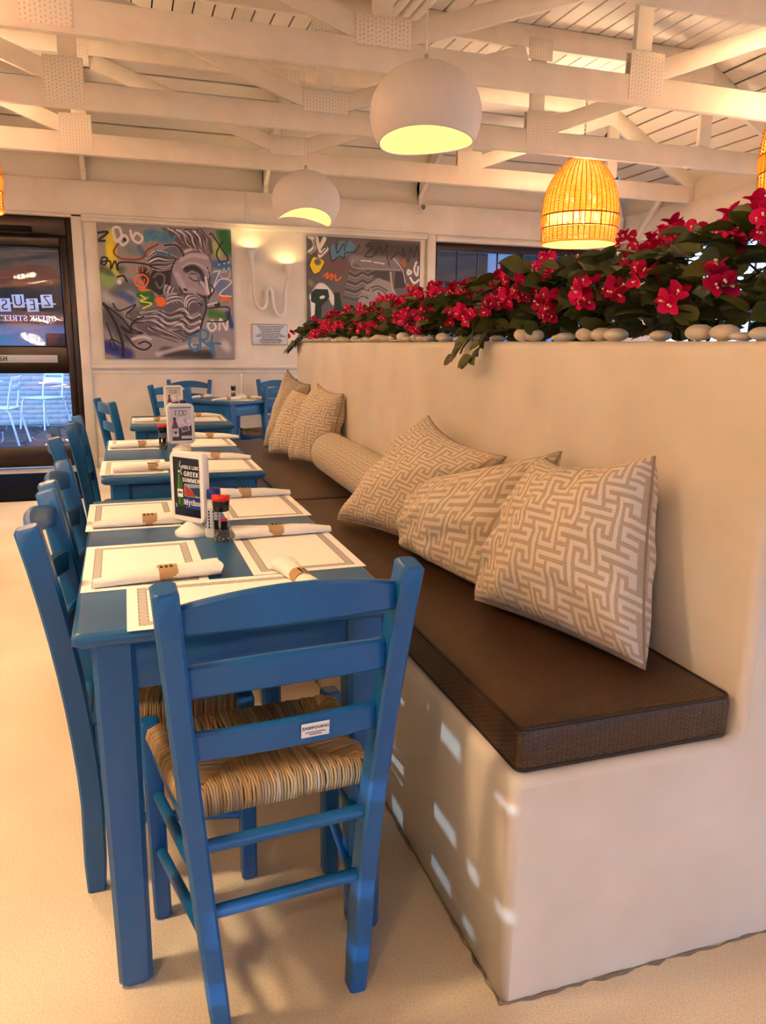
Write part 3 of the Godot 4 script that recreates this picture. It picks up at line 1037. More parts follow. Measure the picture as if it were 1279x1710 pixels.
# ---------------------------------------------------------------- tables
func make_table(label: String, at: Vector3, turn: float, w: float, d: float) -> Node3D:
	var t := thing("dining_table", label, "table", at, turn, "blue dining tables")
	var k := MB.new()
	var ls := []
	for q in [[0.722, 0.010], [0.730, 0.0], [0.742, 0.0], [0.7475, 0.003], [0.75, 0.010]]:
		var l := PackedVector3Array()
		var x: float = w / 2 - q[1]
		var z: float = d / 2 - q[1]
		for c in [[x - 0.006, z], [x, z - 0.006], [x, -z + 0.006], [x - 0.006, -z], [-x + 0.006, -z], [-x, -z + 0.006], [-x, z - 0.006], [-x + 0.006, z]]:
			l.append(Vector3(c[0], q[0], c[1]))
		ls.append(l)
	k.loft(ls)
	put("tabletop", k, M.blue_top, t)
	for s in [-1.0, 1.0]:
		k = MB.new()
		k.box(Vector3(0, 0.672, s * (d / 2 - 0.055)), Vector3(w - 0.14, 0.10, 0.022), 0.003)
		put("apron", k, M.blue_paint, t)
		k = MB.new()
		k.box(Vector3(s * (w / 2 - 0.055), 0.672, 0), Vector3(0.022, 0.10, d - 0.14), 0.003)
		put("apron", k, M.blue_paint, t)
	for sx in [-1.0, 1.0]:
		for sz in [-1.0, 1.0]:
			k = MB.new()
			var x: float = sx * (w / 2 - 0.066)
			var z: float = sz * (d / 2 - 0.066)
			k.post([Vector3(x, 0.0, z), Vector3(x, 0.012, z), Vector3(x, 0.60, z), Vector3(x, 0.7215, z)], [Vector2(0.048, 0.048), Vector2(0.064, 0.064), Vector2(0.074, 0.074), Vector2(0.074, 0.074)], 0.009)
			put("leg", k, M.blue_paint, t)
	return t

func build_tables() -> void:
	make_table("long blue dining table closest to the camera, behind the chair with the maker's plate", Vector3(0.182, 0, -1.928), 0.35, 0.60, 1.205)
	make_table("long blue dining table in the middle, with a white bottle advert stand on it", Vector3(0.192, 0, -3.55), 0.2, 0.605, 1.19)
	make_table("small blue dining table near the far end of the bench", Vector3(0.318, 0, -5.14), -1.0, 0.615, 0.72)
	make_table("blue dining table turned on a corner by the far wall", Vector3(0.91, 0, -7.13), 34.6, 0.70, 0.70)

# ---------------------------------------------------------------- chairs
func post_z(y: float) -> float:
	if y < 0.25:
		return 0.155 + 0.006 * (0.25 - y) / 0.25
	var t := (y - 0.25) / 0.63
	return 0.155 + 0.020 * t + 0.058 * t * t

func post_x(y: float) -> float:
	return 0.132 + 0.0785 * clampf(y, 0, 0.9)

func slat(y0: float, y1: float, arch0: float, arch1: float, bow: float) -> MB:
	var k := MB.new()
	var ls := []
	var n := 14
	for i in n + 1:
		var q := -1.0 + 2.0 * i / n
		var e := 1.0 - q * q
		var b0 := y0 + arch0 * e
		var b1 := y1 + arch1 * e
		var ym := (b0 + b1) * 0.5
		var x := q * (post_x((y0 + y1) / 2) - 0.008)
		var l := PackedVector3Array()
		for c in [[b0 + 0.004, 0.009], [b1 - 0.005, 0.009], [b1, 0.004], [b1, -0.004], [b1 - 0.005, -0.009], [b0 + 0.004, -0.009], [b0, -0.005], [b0, 0.005]]:
			l.append(Vector3(x, c[0], post_z(ym) - 0.004 + bow * e + c[1]))
		ls.append(l)
	k.loft(ls)
	return k

func rush_seat() -> ArrayMesh:
	var k := MB.new()
	var r := RandomNumberGenerator.new()
	r.seed = 5
	var y := 0.452
	var bl := Vector3(-0.160, y, 0.112)
	var br := Vector3(0.160, y, 0.112)
	var fr := Vector3(0.190, y, -0.168)
	var fl := Vector3(-0.190, y, -0.168)
	var c1 := Vector3(-0.035, y, -0.030)
	var c2 := Vector3(0.035, y, -0.030)
	var sect := [[bl, br, [bl, c1, c2, br], Vector3(0, 0, 1)], [fl, fr, [fl, c1, c2, fr], Vector3(0, 0, -1)], [bl, fl, [bl, c1, fl], Vector3(-0.99, 0, 0.14)], [br, fr, [br, c2, fr], Vector3(0.99, 0, 0.14)]]
	for s in sect:
		var a: Vector3 = s[0]
		var b: Vector3 = s[1]
		var out: Vector3 = s[3]
		var n := int((b - a).length() / 0.0053)
		for i in n:
			var t := (i + 0.5) / n
			var p := a.lerp(b, t)
			# where this cord meets the diagonal
			var ln: Array = s[2]
			var e := p
			for j in ln.size() - 1:
				var u0: float = (ln[j] - a).dot((b - a).normalized())
				var u1: float = (ln[j + 1] - a).dot((b - a).normalized())
				var u := t * (b - a).length()
				if u >= u0 - 1e-4 and u <= u1 + 1e-4 and u1 > u0:
					e = ln[j].lerp(ln[j + 1], (u - u0) / (u1 - u0))
			var side := (b - a).normalized() * r.randf_range(-0.0016, 0.0016)
			var lift := r.randf_range(-0.0012, 0.0016)
			var pts := [p + Vector3(0, -0.042, 0) - out * 0.004, p + Vector3(0, -0.036, 0) + out * 0.010, p + Vector3(0, -0.014, 0) + out * 0.0175 + side, p + Vector3(0, 0.003 + lift, 0) + out * 0.013 + side, p + Vector3(0, 0.0095 + lift, 0) - out * 0.004 - side]
			var go := (e - p)
			if go.length() > 0.03:
				pts.append(p.lerp(e, 0.5) + Vector3(0, 0.006 + lift, 0) + side)
			pts.append(e + Vector3(0, 0.000, 0))
			var base := Color(0.44, 0.275, 0.125) if r.randf() < 0.75 else Color(0.37, 0.265, 0.165)
			if r.randf() < 0.08:
				base = Color(0.56, 0.43, 0.28)
			var f := r.randf_range(0.6, 1.15)
			k.col = Color(base.r * f, base.g * f, base.b * f)
			var rad := r.randf_range(0.0027, 0.0034)
			k.tube(pts, rad, 5, false)
	for c in [bl, br, fl, fr]:
		k.col = Color(0.36, 0.22, 0.10)
		k.blob(c + Vector3(0, -0.016, 0), Vector3(0.017, 0.022, 0.017), 8, 6)
	# the filling below, closing the seat
	k.col = Color(0.12, 0.07, 0.035)
	k.loft([PackedVector3Array([bl, br, fr, fl]), PackedVector3Array([bl + Vector3(0, -0.03, 0), br + Vector3(0, -0.03, 0), fr + Vector3(0, -0.03, 0), fl + Vector3(0, -0.03, 0)])])
	return k.done()

func make_chair() -> Node3D:
	var c := thing("dining_chair", "blue ladder-back chair closest to the camera, seen from behind with a small maker's plate", "chair", Vector3.ZERO, 0, "blue ladder-back chairs with rush seats")
	var bp: StandardMaterial3D = M.blue_paint
	var k: MB
	for s in [-1.0, 1.0]:
		k = MB.new()
		var pts := []
		var sz := []
		for i in 12:
			var y := 0.875 * i / 11.0
			pts.append(Vector3(s * post_x(y), y, post_z(y)))
			sz.append(Vector2(0.034, 0.040) if y < 0.02 else Vector2(0.036 + 0.004 * y, 0.048))
		pts.append(Vector3(s * post_x(0.88), 0.880, post_z(0.88)))
		sz.append(Vector2(0.030, 0.038))
		k.post(pts, sz, 0.005)
		put("back_post", k, bp, c)
		k = MB.new()
		k.post([Vector3(s * 0.194, 0, -0.180), Vector3(s * 0.194, 0.006, -0.180), Vector3(s * 0.199, 0.462, -0.182), Vector3(s * 0.199, 0.468, -0.182)], [Vector2(0.028, 0.028), Vector2(0.036, 0.036), Vector2(0.040, 0.040), Vector2(0.032, 0.032)], 0.005)
		put("leg", k, bp, c)
		for y in [0.165, 0.300]:
			k = MB.new()
			k.tube([Vector3(s * 0.192, y, -0.172), Vector3(s * post_x(y + 0.02), y + 0.02, post_z(y))], 0.0115, 12, false)
			put("stretcher", k, bp, c)
		k = MB.new()
		k.bar(Vector3(s * 0.190, 0.408, -0.168), Vector3(s * post_x(0.41), 0.408, 0.14), 0.018, 0.036, Vector3.UP, 0.003)
		put("seat_rail", k, bp, c)
	for y in [0.245, 0.383]:
		k = MB.new()
		k.tube([Vector3(-post_x(y), y, post_z(y)), Vector3(post_x(y), y, post_z(y))], 0.0125, 12, false)
		put("stretcher", k, bp, c)
	k = MB.new()
	k.tube([Vector3(-0.192, 0.24, -0.172), Vector3(0.192, 0.24, -0.172)], 0.0115, 12, false)
	put("stretcher", k, bp, c)
	k = MB.new()
	k.bar(Vector3(-0.18, 0.385, -0.170), Vector3(0.18, 0.385, -0.170), 0.018, 0.060, Vector3.UP, 0.003)
	put("seat_rail", k, bp, c)
	put("slat", slat(0.796, 0.842, 0.010, 0.030, 0.030), bp, c)
	put("slat", slat(0.680, 0.735, 0.012, 0.014, 0.026), bp, c)
	put("slat", slat(0.560, 0.610, 0.004, 0.005, 0.018), bp, c)
	obj("rush_seat", rush_seat(), M.straw, c)
	k = MB.new()
	k.block(Vector3.ZERO, Vector3(0.050, 0.027, 0.0012), 0.0003)
	var p := put("maker_plate", k, M.white_plastic, c)
	p.position = Vector3(0.040, 0.592, post_z(0.59) + 0.0255)
	p.rotation_degrees.x = 6
	p.set_meta("label", "small white maker's plate")
	text("lettering", "ZAMPOUKAS", 0.0058, M.ink, p, Vector3(0, 0.0045, 0.0008), Basis(), "Droid Sans", true, 0.0002)
	for i in 2:
		var kk := MB.new()
		kk.block(Vector3(0, -0.004 - i * 0.0042, 0.0008), Vector3(0.036 - i * 0.014, 0.0014, 0.0002), 0.00005)
		put("print_line", kk, M.ink, p)
	return c

func build_chairs() -> void:
	var c := make_chair()
	c.position = Vector3(0.217, 0, -1.385)
	c.rotation_degrees.y = 4.5
	var g := "blue ladder-back chairs with rush seats"
	dup(c, Vector3(0.030, 0, -1.815), -90, "blue ladder-back chair nearest the camera on the open floor side of the near table", g)
	dup(c, Vector3(0.026, 0, -2.335), -91, "second blue chair along the open side of the near table, beside its far end", g)
	dup(c, Vector3(-0.058, 0, -3.370), -85, "blue chair at the near end of the middle table, edge-on before the door mat", g)
	dup(c, Vector3(-0.015, 0, -3.900), -91, "blue chair at the far end of the middle table, standing out against the door frame", g)
	dup(c, Vector3(0.084, 0, -5.256), -76, "blue chair at the small far table, its slats against the pale wall", g)
	dup(c, Vector3(0.500, 0, -7.060), -43, "blue chair with its back to us at the corner-turned table, behind the advert stands", g)
	dup(c, Vector3(0.560, 0, -7.770), 170, "blue chair against the far wall left of the corner-turned table", g)
	dup(c, Vector3(1.250, 0, -7.160), 25, "blue chair with its back to us right of the corner-turned table, by the far pillows", g)
	dup(c, Vector3(1.500, 0, -7.800), 182, "blue chair against the far wall right of the corner-turned table", g)

# ---------------------------------------------------------------- lamps
func dome_mesh(outer: bool, ph: float, a: float, b: float, psi: float) -> MB:
	var k := MB.new()
	var ls := []
	var seg := 56
	var rings := 22
	for i in rings + 1:
		var l := PackedVector3Array()
		for s in seg:
			var th := TAU * s / seg
			var rim := -0.118 + a * cos(th - ph) + b * cos(2.0 * (th - psi))
			var R := 0.268 if outer else 0.260
			var lat0 := asin(clampf(rim / 0.268, -0.95, 0.95))
			var lat := lerpf(lat0, PI / 2 - 0.01, float(i) / rings)
			var yy := sin(lat) * R * 0.91
			var rr := cos(lat) * R * (1.0 + 0.03 * sin(lat * 2.0))
			l.append(Vector3(cos(th) * rr, yy, sin(th) * rr))
		ls.append(l)
	if outer:
		k.loft(ls, false, false)
		k.poly(ls[rings], Vector3.UP)
		return k
	ls.reverse()
	# inner face: build it turned inside out by feeding mirrored quads
	for i in rings:
		for s in seg:
			var p: Vector3 = ls[i][s]
			var q: Vector3 = ls[i][(s + 1) % seg]
			var u: Vector3 = ls[i + 1][(s + 1) % seg]
			var v: Vector3 = ls[i + 1][s]
			var n := (q - p).cross(v - p)
			if n.length() < 1e-9:
				n = (u - q).cross(v - q)
			var inward := -(p + q + u + v) / 4
			if n.dot(inward) > 0:
				k.quad(p, q, u, v, Vector2(), Vector2(), Vector2(), Vector2(), 3)
			else:
				k.quad(q, p, v, u, Vector2(), Vector2(), Vector2(), Vector2(), 3)
	return k

func dome_lamp(at: Vector3, label: String, ph: float, a: float, b: float, psi: float) -> void:
	var t := thing("dome_pendant_lamp", label, "pendant lamp", at, 0, "white dome pendant lamps")
	put("dome_shade", dome_mesh(true, ph, a, b, psi), M.dome_white, t)
	put("shade_lining", dome_mesh(false, ph, a, b, psi), M.dome_inside, t)
	var k := MB.new()
	var rim0 := []
	var rim1 := []
	var outer := []
	for s in 57:
		var th := TAU * s / 56
		var rim := -0.118 + a * cos(th - ph) + b * cos(2.0 * (th - psi))
		var lat := asin(clampf(rim / 0.268, -0.95, 0.95))
		var rr := cos(lat) * (1.0 + 0.03 * sin(lat * 2.0))
		outer.append(Vector3(cos(th) * rr * 0.264, sin(lat) * 0.264 * 0.91, sin(th) * rr * 0.264))
	k.tube(outer, 0.0055, 6, false)
	put("rim", k, M.dome_white, t)
	k = MB.new()
	k.lathe([Vector2(0.012, 0.242), Vector2(0.012, 0.275), Vector2(0.008, 0.279)], Vector3.ZERO, 12)
	put("cord_grip", k, M.steel, t)
	k = MB.new()
	k.tube([Vector3(0, 0.27, 0), Vector3(0, YF - at.y, 0)], 0.0035, 6)
	put("cord", k, M.white_plastic, t)
	k = MB.new()
	k.lathe([Vector2(0.018, 0.235), Vector2(0.020, 0.17), Vector2(0.017, 0.165)], Vector3.ZERO, 12)
	put("socket", k, M.white_plastic, t)
	k = MB.new()
	k.blob(Vector3(0, 0.13, 0), Vector3(0.032, 0.042, 0.032), 14, 9)
	put("bulb", k, M.bulb, t)
	var l := OmniLight3D.new()
	l.name = "bulb_light"
	l.light_color = Color(1.0, 0.82, 0.62)
	l.light_energy = LAMP_DOME
	l.light_size = 0.03
	l.omni_range = 30.0
	l.omni_attenuation = 2.0
	l.shadow_enabled = true
	l.position = Vector3(0, 0.13, 0)
	t.add_child(l)

var rattan0: Node3D
func rattan_lamp(at: Vector3, label: String, cord: float) -> void:
	if rattan0 != null:
		var r := dup(rattan0, at, 31.0 * at.z, label, "wicker pendant lamps")
		return
	var t := thing("wicker_pendant_lamp", label, "pendant lamp", at, 0, "wicker pendant lamps")
	rattan0 = t
	# radius of the shade by height above its lower rim
	var prof := func(y: float) -> float:
		if y < 0.24:
			return 0.325 + 0.012 * (y / 0.24)
		var u := (y - 0.24) / 0.47
		return 0.337 - 0.035 * u - 0.165 * u * u * u - 0.012 * u * u
	var k := MB.new()
	var y := 0.02
	var seg := 72
	var n := 0
	while y < 0.70:
		if absf(y - 0.135) > 0.008 and (y < 0.125 or y > 0.235):
			ring(k, prof.call(y), y, seg, n)
		y += 0.0098
		n += 1
	for q in [[0.128, 0.712], [0.116, 0.722], [0.103, 0.730], [0.089, 0.736], [0.075, 0.741], [0.061, 0.744]]:
		ring(k, q[0], q[1], seg, n)
		n += 1
	put("weave", k, M.rattan, t)
	k = MB.new()
	for i in 150:
		var a := TAU * i / 150
		var d := Vector3(cos(a), 0, sin(a))
		k.tube([d * prof.call(0.14) + Vector3(0, 0.138, 0), d * (prof.call(0.18) + 0.003) + Vector3(0, 0.185, 0), d * prof.call(0.23) + Vector3(0, 0.235, 0)], 0.0046, 4, false)
	put("upright_band", k, M.rattan, t)
	k = MB.new()
	for i in 44:
		var a := TAU * i / 44
		var d := Vector3(cos(a), 0, sin(a))
		var pts := []
		for j in 13:
			var yy := 0.01 + 0.70 * j / 12.0
			pts.append(d * (prof.call(yy) + 0.001) + Vector3(0, yy, 0))
		k.tube(pts, 0.0042, 4, false)
	put("stakes", k, M.rattan_stake, t)
	for yy in [0.006, 0.132, 0.238, 0.712]:
		k = MB.new()
		var pts := []
		for i in 49:
			var a := TAU * i / 48
			pts.append(Vector3(cos(a) * prof.call(yy), yy, sin(a) * prof.call(yy)))
		k.tube(pts, 0.009 if yy < 0.1 or yy > 0.5 else 0.006, 6, false)
		put("rim", k, M.rattan if yy < 0.1 else M.rattan_stake, t)
	k = MB.new()
	k.tube([Vector3(0, 0.22, 0), Vector3(0, 0.74, 0)], 0.008, 8)
	for i in 8:
		var a := TAU * i / 8
		var d := Vector3(cos(a), 0, sin(a))
		var up := 0.16 if i % 2 == 0 else 0.0
		k.tube([Vector3(0, 0.23 + up, 0), d * 0.08 + Vector3(0, 0.185 + up, 0), d * 0.14 + Vector3(0, 0.20 + up, 0)], 0.004, 6)
	for i in 3:
		var a := TAU * i / 3 + 0.4
		k.tube([Vector3(0, 0.712, 0), Vector3(cos(a) * 0.124, 0.712, sin(a) * 0.124)], 0.004, 6)
	put("lamp_frame", k, M.black, t)
	for i in 8:
		var a := TAU * i / 8
		var up := 0.16 if i % 2 == 0 else 0.0
		k = MB.new()
		k.lathe([Vector2(0.008, 0.0), Vector2(0.0135, 0.022), Vector2(0.010, 0.045), Vector2(0.003, 0.066)], Vector3(cos(a) * 0.14, 0.20 + up, sin(a) * 0.14), 8)
		put("bulb", k, M.bulb, t)
	k = MB.new()
	var links := int((cord - 0.71) / 0.034)
	for i in links:
		var yy := 0.735 + i * 0.034
		var pts := []
		for j in 9:
			var a := TAU * j / 8
			pts.append(Vector3(cos(a) * 0.008, yy + sin(a) * 0.020, 0) if i % 2 else Vector3(0, yy + sin(a) * 0.020, cos(a) * 0.008))
		k.tube(pts, 0.0022, 4, false)
	put("chain", k, M.black, t)
	var l := OmniLight3D.new()
	l.name = "bulb_light"
	l.light_color = LAMP_WARM
	l.light_energy = LAMP_RATTAN
	l.light_size = 0.13
	l.omni_range = 30.0
	l.omni_attenuation = 2.0
	l.shadow_enabled = true
	l.position = Vector3(0, 0.30, 0)
	t.add_child(l)

func ring(k: MB, r: float, y: float, seg: int, n: int) -> void:
	var ls := []
	for s in seg + 1:
		var th := TAU * s / seg
		var w := 0.0022 * (1.0 if (s + n) % 2 == 0 else -1.0)
		var d := Vector3(cos(th), 0, sin(th))
		ls.append(PackedVector3Array([d * (r + w + 0.0022) + Vector3(0, y, 0), d * (r + w) + Vector3(0, y + 0.0046, 0), d * (r + w - 0.0022) + Vector3(0, y, 0), d * (r + w) + Vector3(0, y - 0.0046, 0)]))
	k.loft(ls, false, false)

func build_lamps() -> void:
	dome_lamp(Vector3(1.44, 2.305, -3.75), "white dome pendant lamp nearer to the camera, with a wide glowing mouth", 1.3, 0.014, 0.010, 2.2)
	dome_lamp(Vector3(1.44, 2.335, -6.36), "white dome pendant lamp farther away, beside the left painting and wall sconce", PI, 0.022, 0.038, PI / 2)
	dome_lamp(Vector3(1.44, 2.285, -1.20), "white dome pendant lamp hanging out of view above the near pillow", PI, -0.040, 0.012, 0.5)
	dome_lamp(Vector3(1.44, 2.285, 1.40), "white dome pendant lamp hanging behind the camera", 1.0, -0.040, 0.012, 0.5)
	rattan_lamp(Vector3(3.93, 2.135, -6.35), "round wicker pendant lamp glowing above the middle of the flowers", YF - 2.135)
	rattan_lamp(Vector3(4.06, 2.150, -3.92), "wicker pendant lamp cut off by the right edge of the picture", 0)
	rattan_lamp(Vector3(-1.075, 2.120, -6.25), "wicker pendant lamp cut off by the left edge, in front of the door", 0)
	rattan_lamp(Vector3(4.06, 2.135, -1.45), "wicker pendant lamp out of view right of the planter", 0)
	rattan_lamp(Vector3(4.06, 2.135, 1.00), "wicker pendant lamp behind the camera on the planter side", 0)
	rattan_lamp(Vector3(-1.15, 2.135, -3.90), "wicker pendant lamp out of view over the open floor, mirrored in the door glass", 0)
	rattan_lamp(Vector3(-1.15, 2.135, -1.45), "wicker pendant lamp out of view over the open floor beside the near table", 0)
	rattan_lamp(Vector3(-1.15, 2.135, 1.00), "wicker pendant lamp behind the camera on the open floor side", 0)

# ---------------------------------------------------------------- pillows
func pillow(label: String, bl: Vector3, br: Vector3, tr: Vector3, tl: Vector3, thick: float, bulge: float, sd: int, m: Material, sag := 0.0) -> void:
	var mid := (bl + br + tr + tl) / 4
	var t := thing("pillow", label, "pillow", mid, 0, "greek key patterned pillows")
	var n := 30
	var fn := FastNoiseLite.new()
	fn.seed = sd
	fn.frequency = 0.9
	var nrm := (br - bl).cross(tl - bl).normalized()
	var W := (br - bl).length()
	var H := (tl - bl).length()
	var P := []
	for side in [1.0, -1.0]:
		var g := []
		for j in n + 1:
			for i in n + 1:
				var s := -1.0 + 2.0 * i / n
				var u := -1.0 + 2.0 * j / n
				s = signf(s) * (1.0 - pow(1.0 - absf(s), 1.25))
				u = signf(u) * (1.0 - pow(1.0 - absf(u), 1.25))
				var es := 1.0 - s * s
				var eu := 1.0 - u * u
				var s2 := s * (1.0 - 0.050 * eu)
				var u2 := u * (1.0 - 0.050 * es)
				u2 -= sag * 0.5 * es * maxf(u, 0.0)
				var p := bl.lerp(br, (s2 + 1) / 2).lerp(tl.lerp(tr, (s2 + 1) / 2), (u2 + 1) / 2) - mid
				var f := pow(maxf(es * eu, 0.0), 0.37)
				var wr := fn.get_noise_2d(s * 1.5 + 7.0 * side, u * 1.5) * 0.08
				# creases that run in from the corners and the edges
				var ang := atan2(u, s)
				var rad := maxf(absf(s), absf(u))
				wr += 0.05 * sin(ang * 9.0 + sd) * smoothstep(0.45, 0.85, rad) * (1.0 - smoothstep(0.88, 1.0, rad))
				g.append(p + nrm * side * (thick * 0.5 * f * (1.0 + wr * 2.0)) + nrm * bulge * f * 0.2)
		P.append(g)
	var k := MB.new()
	for side in 2:
		for j in n:
			for i in n:
				var a: Vector3 = P[side][j * (n + 1) + i]
				var b: Vector3 = P[side][j * (n + 1) + i + 1]
				var c: Vector3 = P[side][(j + 1) * (n + 1) + i + 1]
				var d: Vector3 = P[side][(j + 1) * (n + 1) + i]
				var sc := 1.0
				var uv := func(ii: int, jj: int) -> Vector2:
					return Vector2(W * ii / n, -H * jj / n) * sc + Vector2(sd * 0.37, sd * 0.21)
				if side == 0:
					k.quad(a, b, c, d, uv.call(i, j), uv.call(i + 1, j), uv.call(i + 1, j + 1), uv.call(i, j + 1), 2)
				else:
					k.quad(b, a, d, c, uv.call(i + 1, j), uv.call(i, j), uv.call(i, j + 1), uv.call(i + 1, j + 1), 3)
	put("cover", k, m, t)
	k = MB.new()
	var rim := []
	for i in n + 1:
		rim.append(P[0][i])
	for j in range(1, n + 1):
		rim.append(P[0][j * (n + 1) + n])
	for i in range(n - 1, -1, -1):
		rim.append(P[0][n * (n + 1) + i])
	for j in range(n - 1, -1, -1):
		rim.append(P[0][j * (n + 1)])
	k.tube(rim, 0.0038, 6, false)
	put("piping", k, M.cloth_piping, t)

func build_pillows() -> void:
	pillow("square beige pillow closest to the camera with a clear greek key pattern", Vector3(0.838, 0.586, -1.750), Vector3(0.985, 0.586, -1.240), Vector3(1.050, 1.010, -1.350), Vector3(1.030, 0.950, -1.760), 0.28, 0.06, 1, M.key_cloth, 0.30)
	pillow("beige greek key pillow in the middle of the near three, slumped against the wall", Vector3(0.855, 0.586, -2.340), Vector3(0.905, 0.588, -1.790), Vector3(1.075, 0.965, -1.760), Vector3(0.895, 0.830, -2.200), 0.24, 0.10, 2, M.key_cloth, 0.0)
	pillow("beige greek key pillow standing on a corner beside the bolster", Vector3(0.735, 0.586, -2.765), Vector3(0.905, 0.588, -2.330), Vector3(1.085, 0.905, -2.090), Vector3(1.040, 0.985, -2.620), 0.21, 0.06, 3, M.key_cloth, 0.22)
	pillow("upright beige pillow behind the far end of the bolster", Vector3(0.870, 0.588, -4.330), Vector3(1.000, 0.590, -3.960), Vector3(1.095, 0.980, -3.990), Vector3(1.000, 1.025, -4.180), 0.20, 0.03, 4, M.key_cloth, 0.10)
	pillow("small rounded pillow with bold dark key pattern, second from the far end", Vector3(0.800, 0.588, -4.640), Vector3(0.960, 0.590, -4.400), Vector3(1.080, 0.930, -4.480), Vector3(0.960, 0.970, -4.630), 0.18, 0.03, 5, M.key_cloth, 0.0)
	pillow("pale woven pillow farthest away at the end of the bench", Vector3(0.815, 0.588, -4.900), Vector3(1.010, 0.590, -4.660), Vector3(1.090, 0.990, -4.760), Vector3(0.955, 1.080, -4.790), 0.18, 0.03, 6, M.key_cloth_small, 0.12)
	var t := thing("bolster", "long cylinder bolster with fine key pattern lying along the planter wall", "bolster", Vector3(0.990, 0.678, -3.37), 0, "")
	var k := MB.new()
	var ls := []
	var r := 0.106
	for q in [[-0.575, 0.02], [-0.578, 0.5], [-0.575, 0.9], [-0.565, 0.97], [-0.55, 1.0], [-0.3, 1.0], [-0.1, 1.008], [0.1, 1.005], [0.3, 1.0], [0.55, 1.0], [0.565, 0.97], [0.575, 0.9], [0.578, 0.5], [0.575, 0.02]]:
		var l := PackedVector3Array()
		for s in 36:
			var a := TAU * s / 36
			l.append(Vector3(cos(a) * r * q[1], sin(a) * r * q[1], q[0]))
		ls.append(l)
	k.uvs = 1.0
	k.loft(ls, false)
	var o := put("cover", k, M.key_cloth_small, t)
	t.rotation_degrees.y = -1.5
	for z in [-0.568, 0.568]:
		k = MB.new()
		var pts := []
		for s in 37:
			var a := TAU * s / 36
			pts.append(Vector3(cos(a) * r * 0.965, sin(a) * r * 0.965, z))
		k.tube(pts, 0.004, 6, false)
		put("piping", k, M.cloth_piping, t)

# ---------------------------------------------------------------- planter: leaves, flowers, pebbles
func leaf_mesh(v: int) -> ArrayMesh:
	var k := MB.new()
	var n := 6
	var curl: float = [0.5, 0.9, 0.2][v]
	var fold: float = [0.35, 0.20, 0.5][v]
	var rows := []
	for i in n + 1:
		var t := float(i) / n
		var w := 0.42 * pow(sin(PI * pow(t, 0.78)), 0.85) if t > 0.0 and t < 1.0 else 0.012
		var a := curl * t
		var c := Vector3(0, sin(a) * t * -0.35, t)
		rows.append([c + Vector3(-w, w * fold + 0.03 * sin(t * 9.0), 0), c, c + Vector3(w, w * fold + 0.03 * cos(t * 8.0), 0)])
	for i in n:
		for j in 2:
			var a: Vector3 = rows[i][j]
			var b: Vector3 = rows[i][j + 1]
			var c: Vector3 = rows[i + 1][j + 1]
			var d: Vector3 = rows[i + 1][j]
			k.quad(a, d, c, b, Vector2(), Vector2(), Vector2(), Vector2(), 1)
	k.tube([Vector3(0, 0.0, -0.22), Vector3(0, -0.01, 0.02), rows[3][1] + Vector3(0, -0.012, 0)], [0.016, 0.018, 0.008], 4, false)
	return k.done()

func flower_mesh(v: int) -> Array:
	var r := RandomNumberGenerator.new()
	r.seed = 40 + v
	var k := MB.new()
	var w := MB.new()
	for f in 5 + v % 2:
		var dir := Vector3(r.randf_range(-1, 1), r.randf_range(0.0, 1.0), r.randf_range(-1, 1)).normalized()
		var c := dir * r.randf_range(0.010, 0.026)
		var x := dir.cross(Vector3(0.3, 0.2, 0.9)).normalized()
		var y := dir.cross(x).normalized()
		var ph := r.randf() * TAU
		for p in 3:
			var a := ph + TAU * p / 3
			var o := x * cos(a) + y * sin(a)
			var s := o.cross(dir).normalized()
			var size := r.randf_range(0.023, 0.032)
			var rows := []
			for i in 5:
				var t := i / 4.0
				var wd := size * 0.40 * pow(sin(PI * pow(clampf(t, 0.02, 0.98), 0.8)), 0.7)
				var q := c + o * size * t * 0.80 + dir * size * (0.75 * t - 0.15 * t * t)
				rows.append([q - s * wd + dir * wd * 0.35, q - dir * wd * 0.12, q + s * wd + dir * wd * 0.35])
			for i in 4:
				for j in 2:
					k.quad(rows[i][j], rows[i][j + 1], rows[i + 1][j + 1], rows[i + 1][j], Vector2(), Vector2(), Vector2(), Vector2(), f * 3 + p + 1)
		for p in 2:
			var q := c + dir * 0.006 + x * r.randf_range(-0.004, 0.004) + y * r.randf_range(-0.004, 0.004)
			w.tube([q, q + dir * 0.010], 0.0007, 4, false)
			w.blob(q + dir * 0.012, Vector3(0.0027, 0.0020, 0.0027), 6, 4)
	return [k.done(), w.done()]

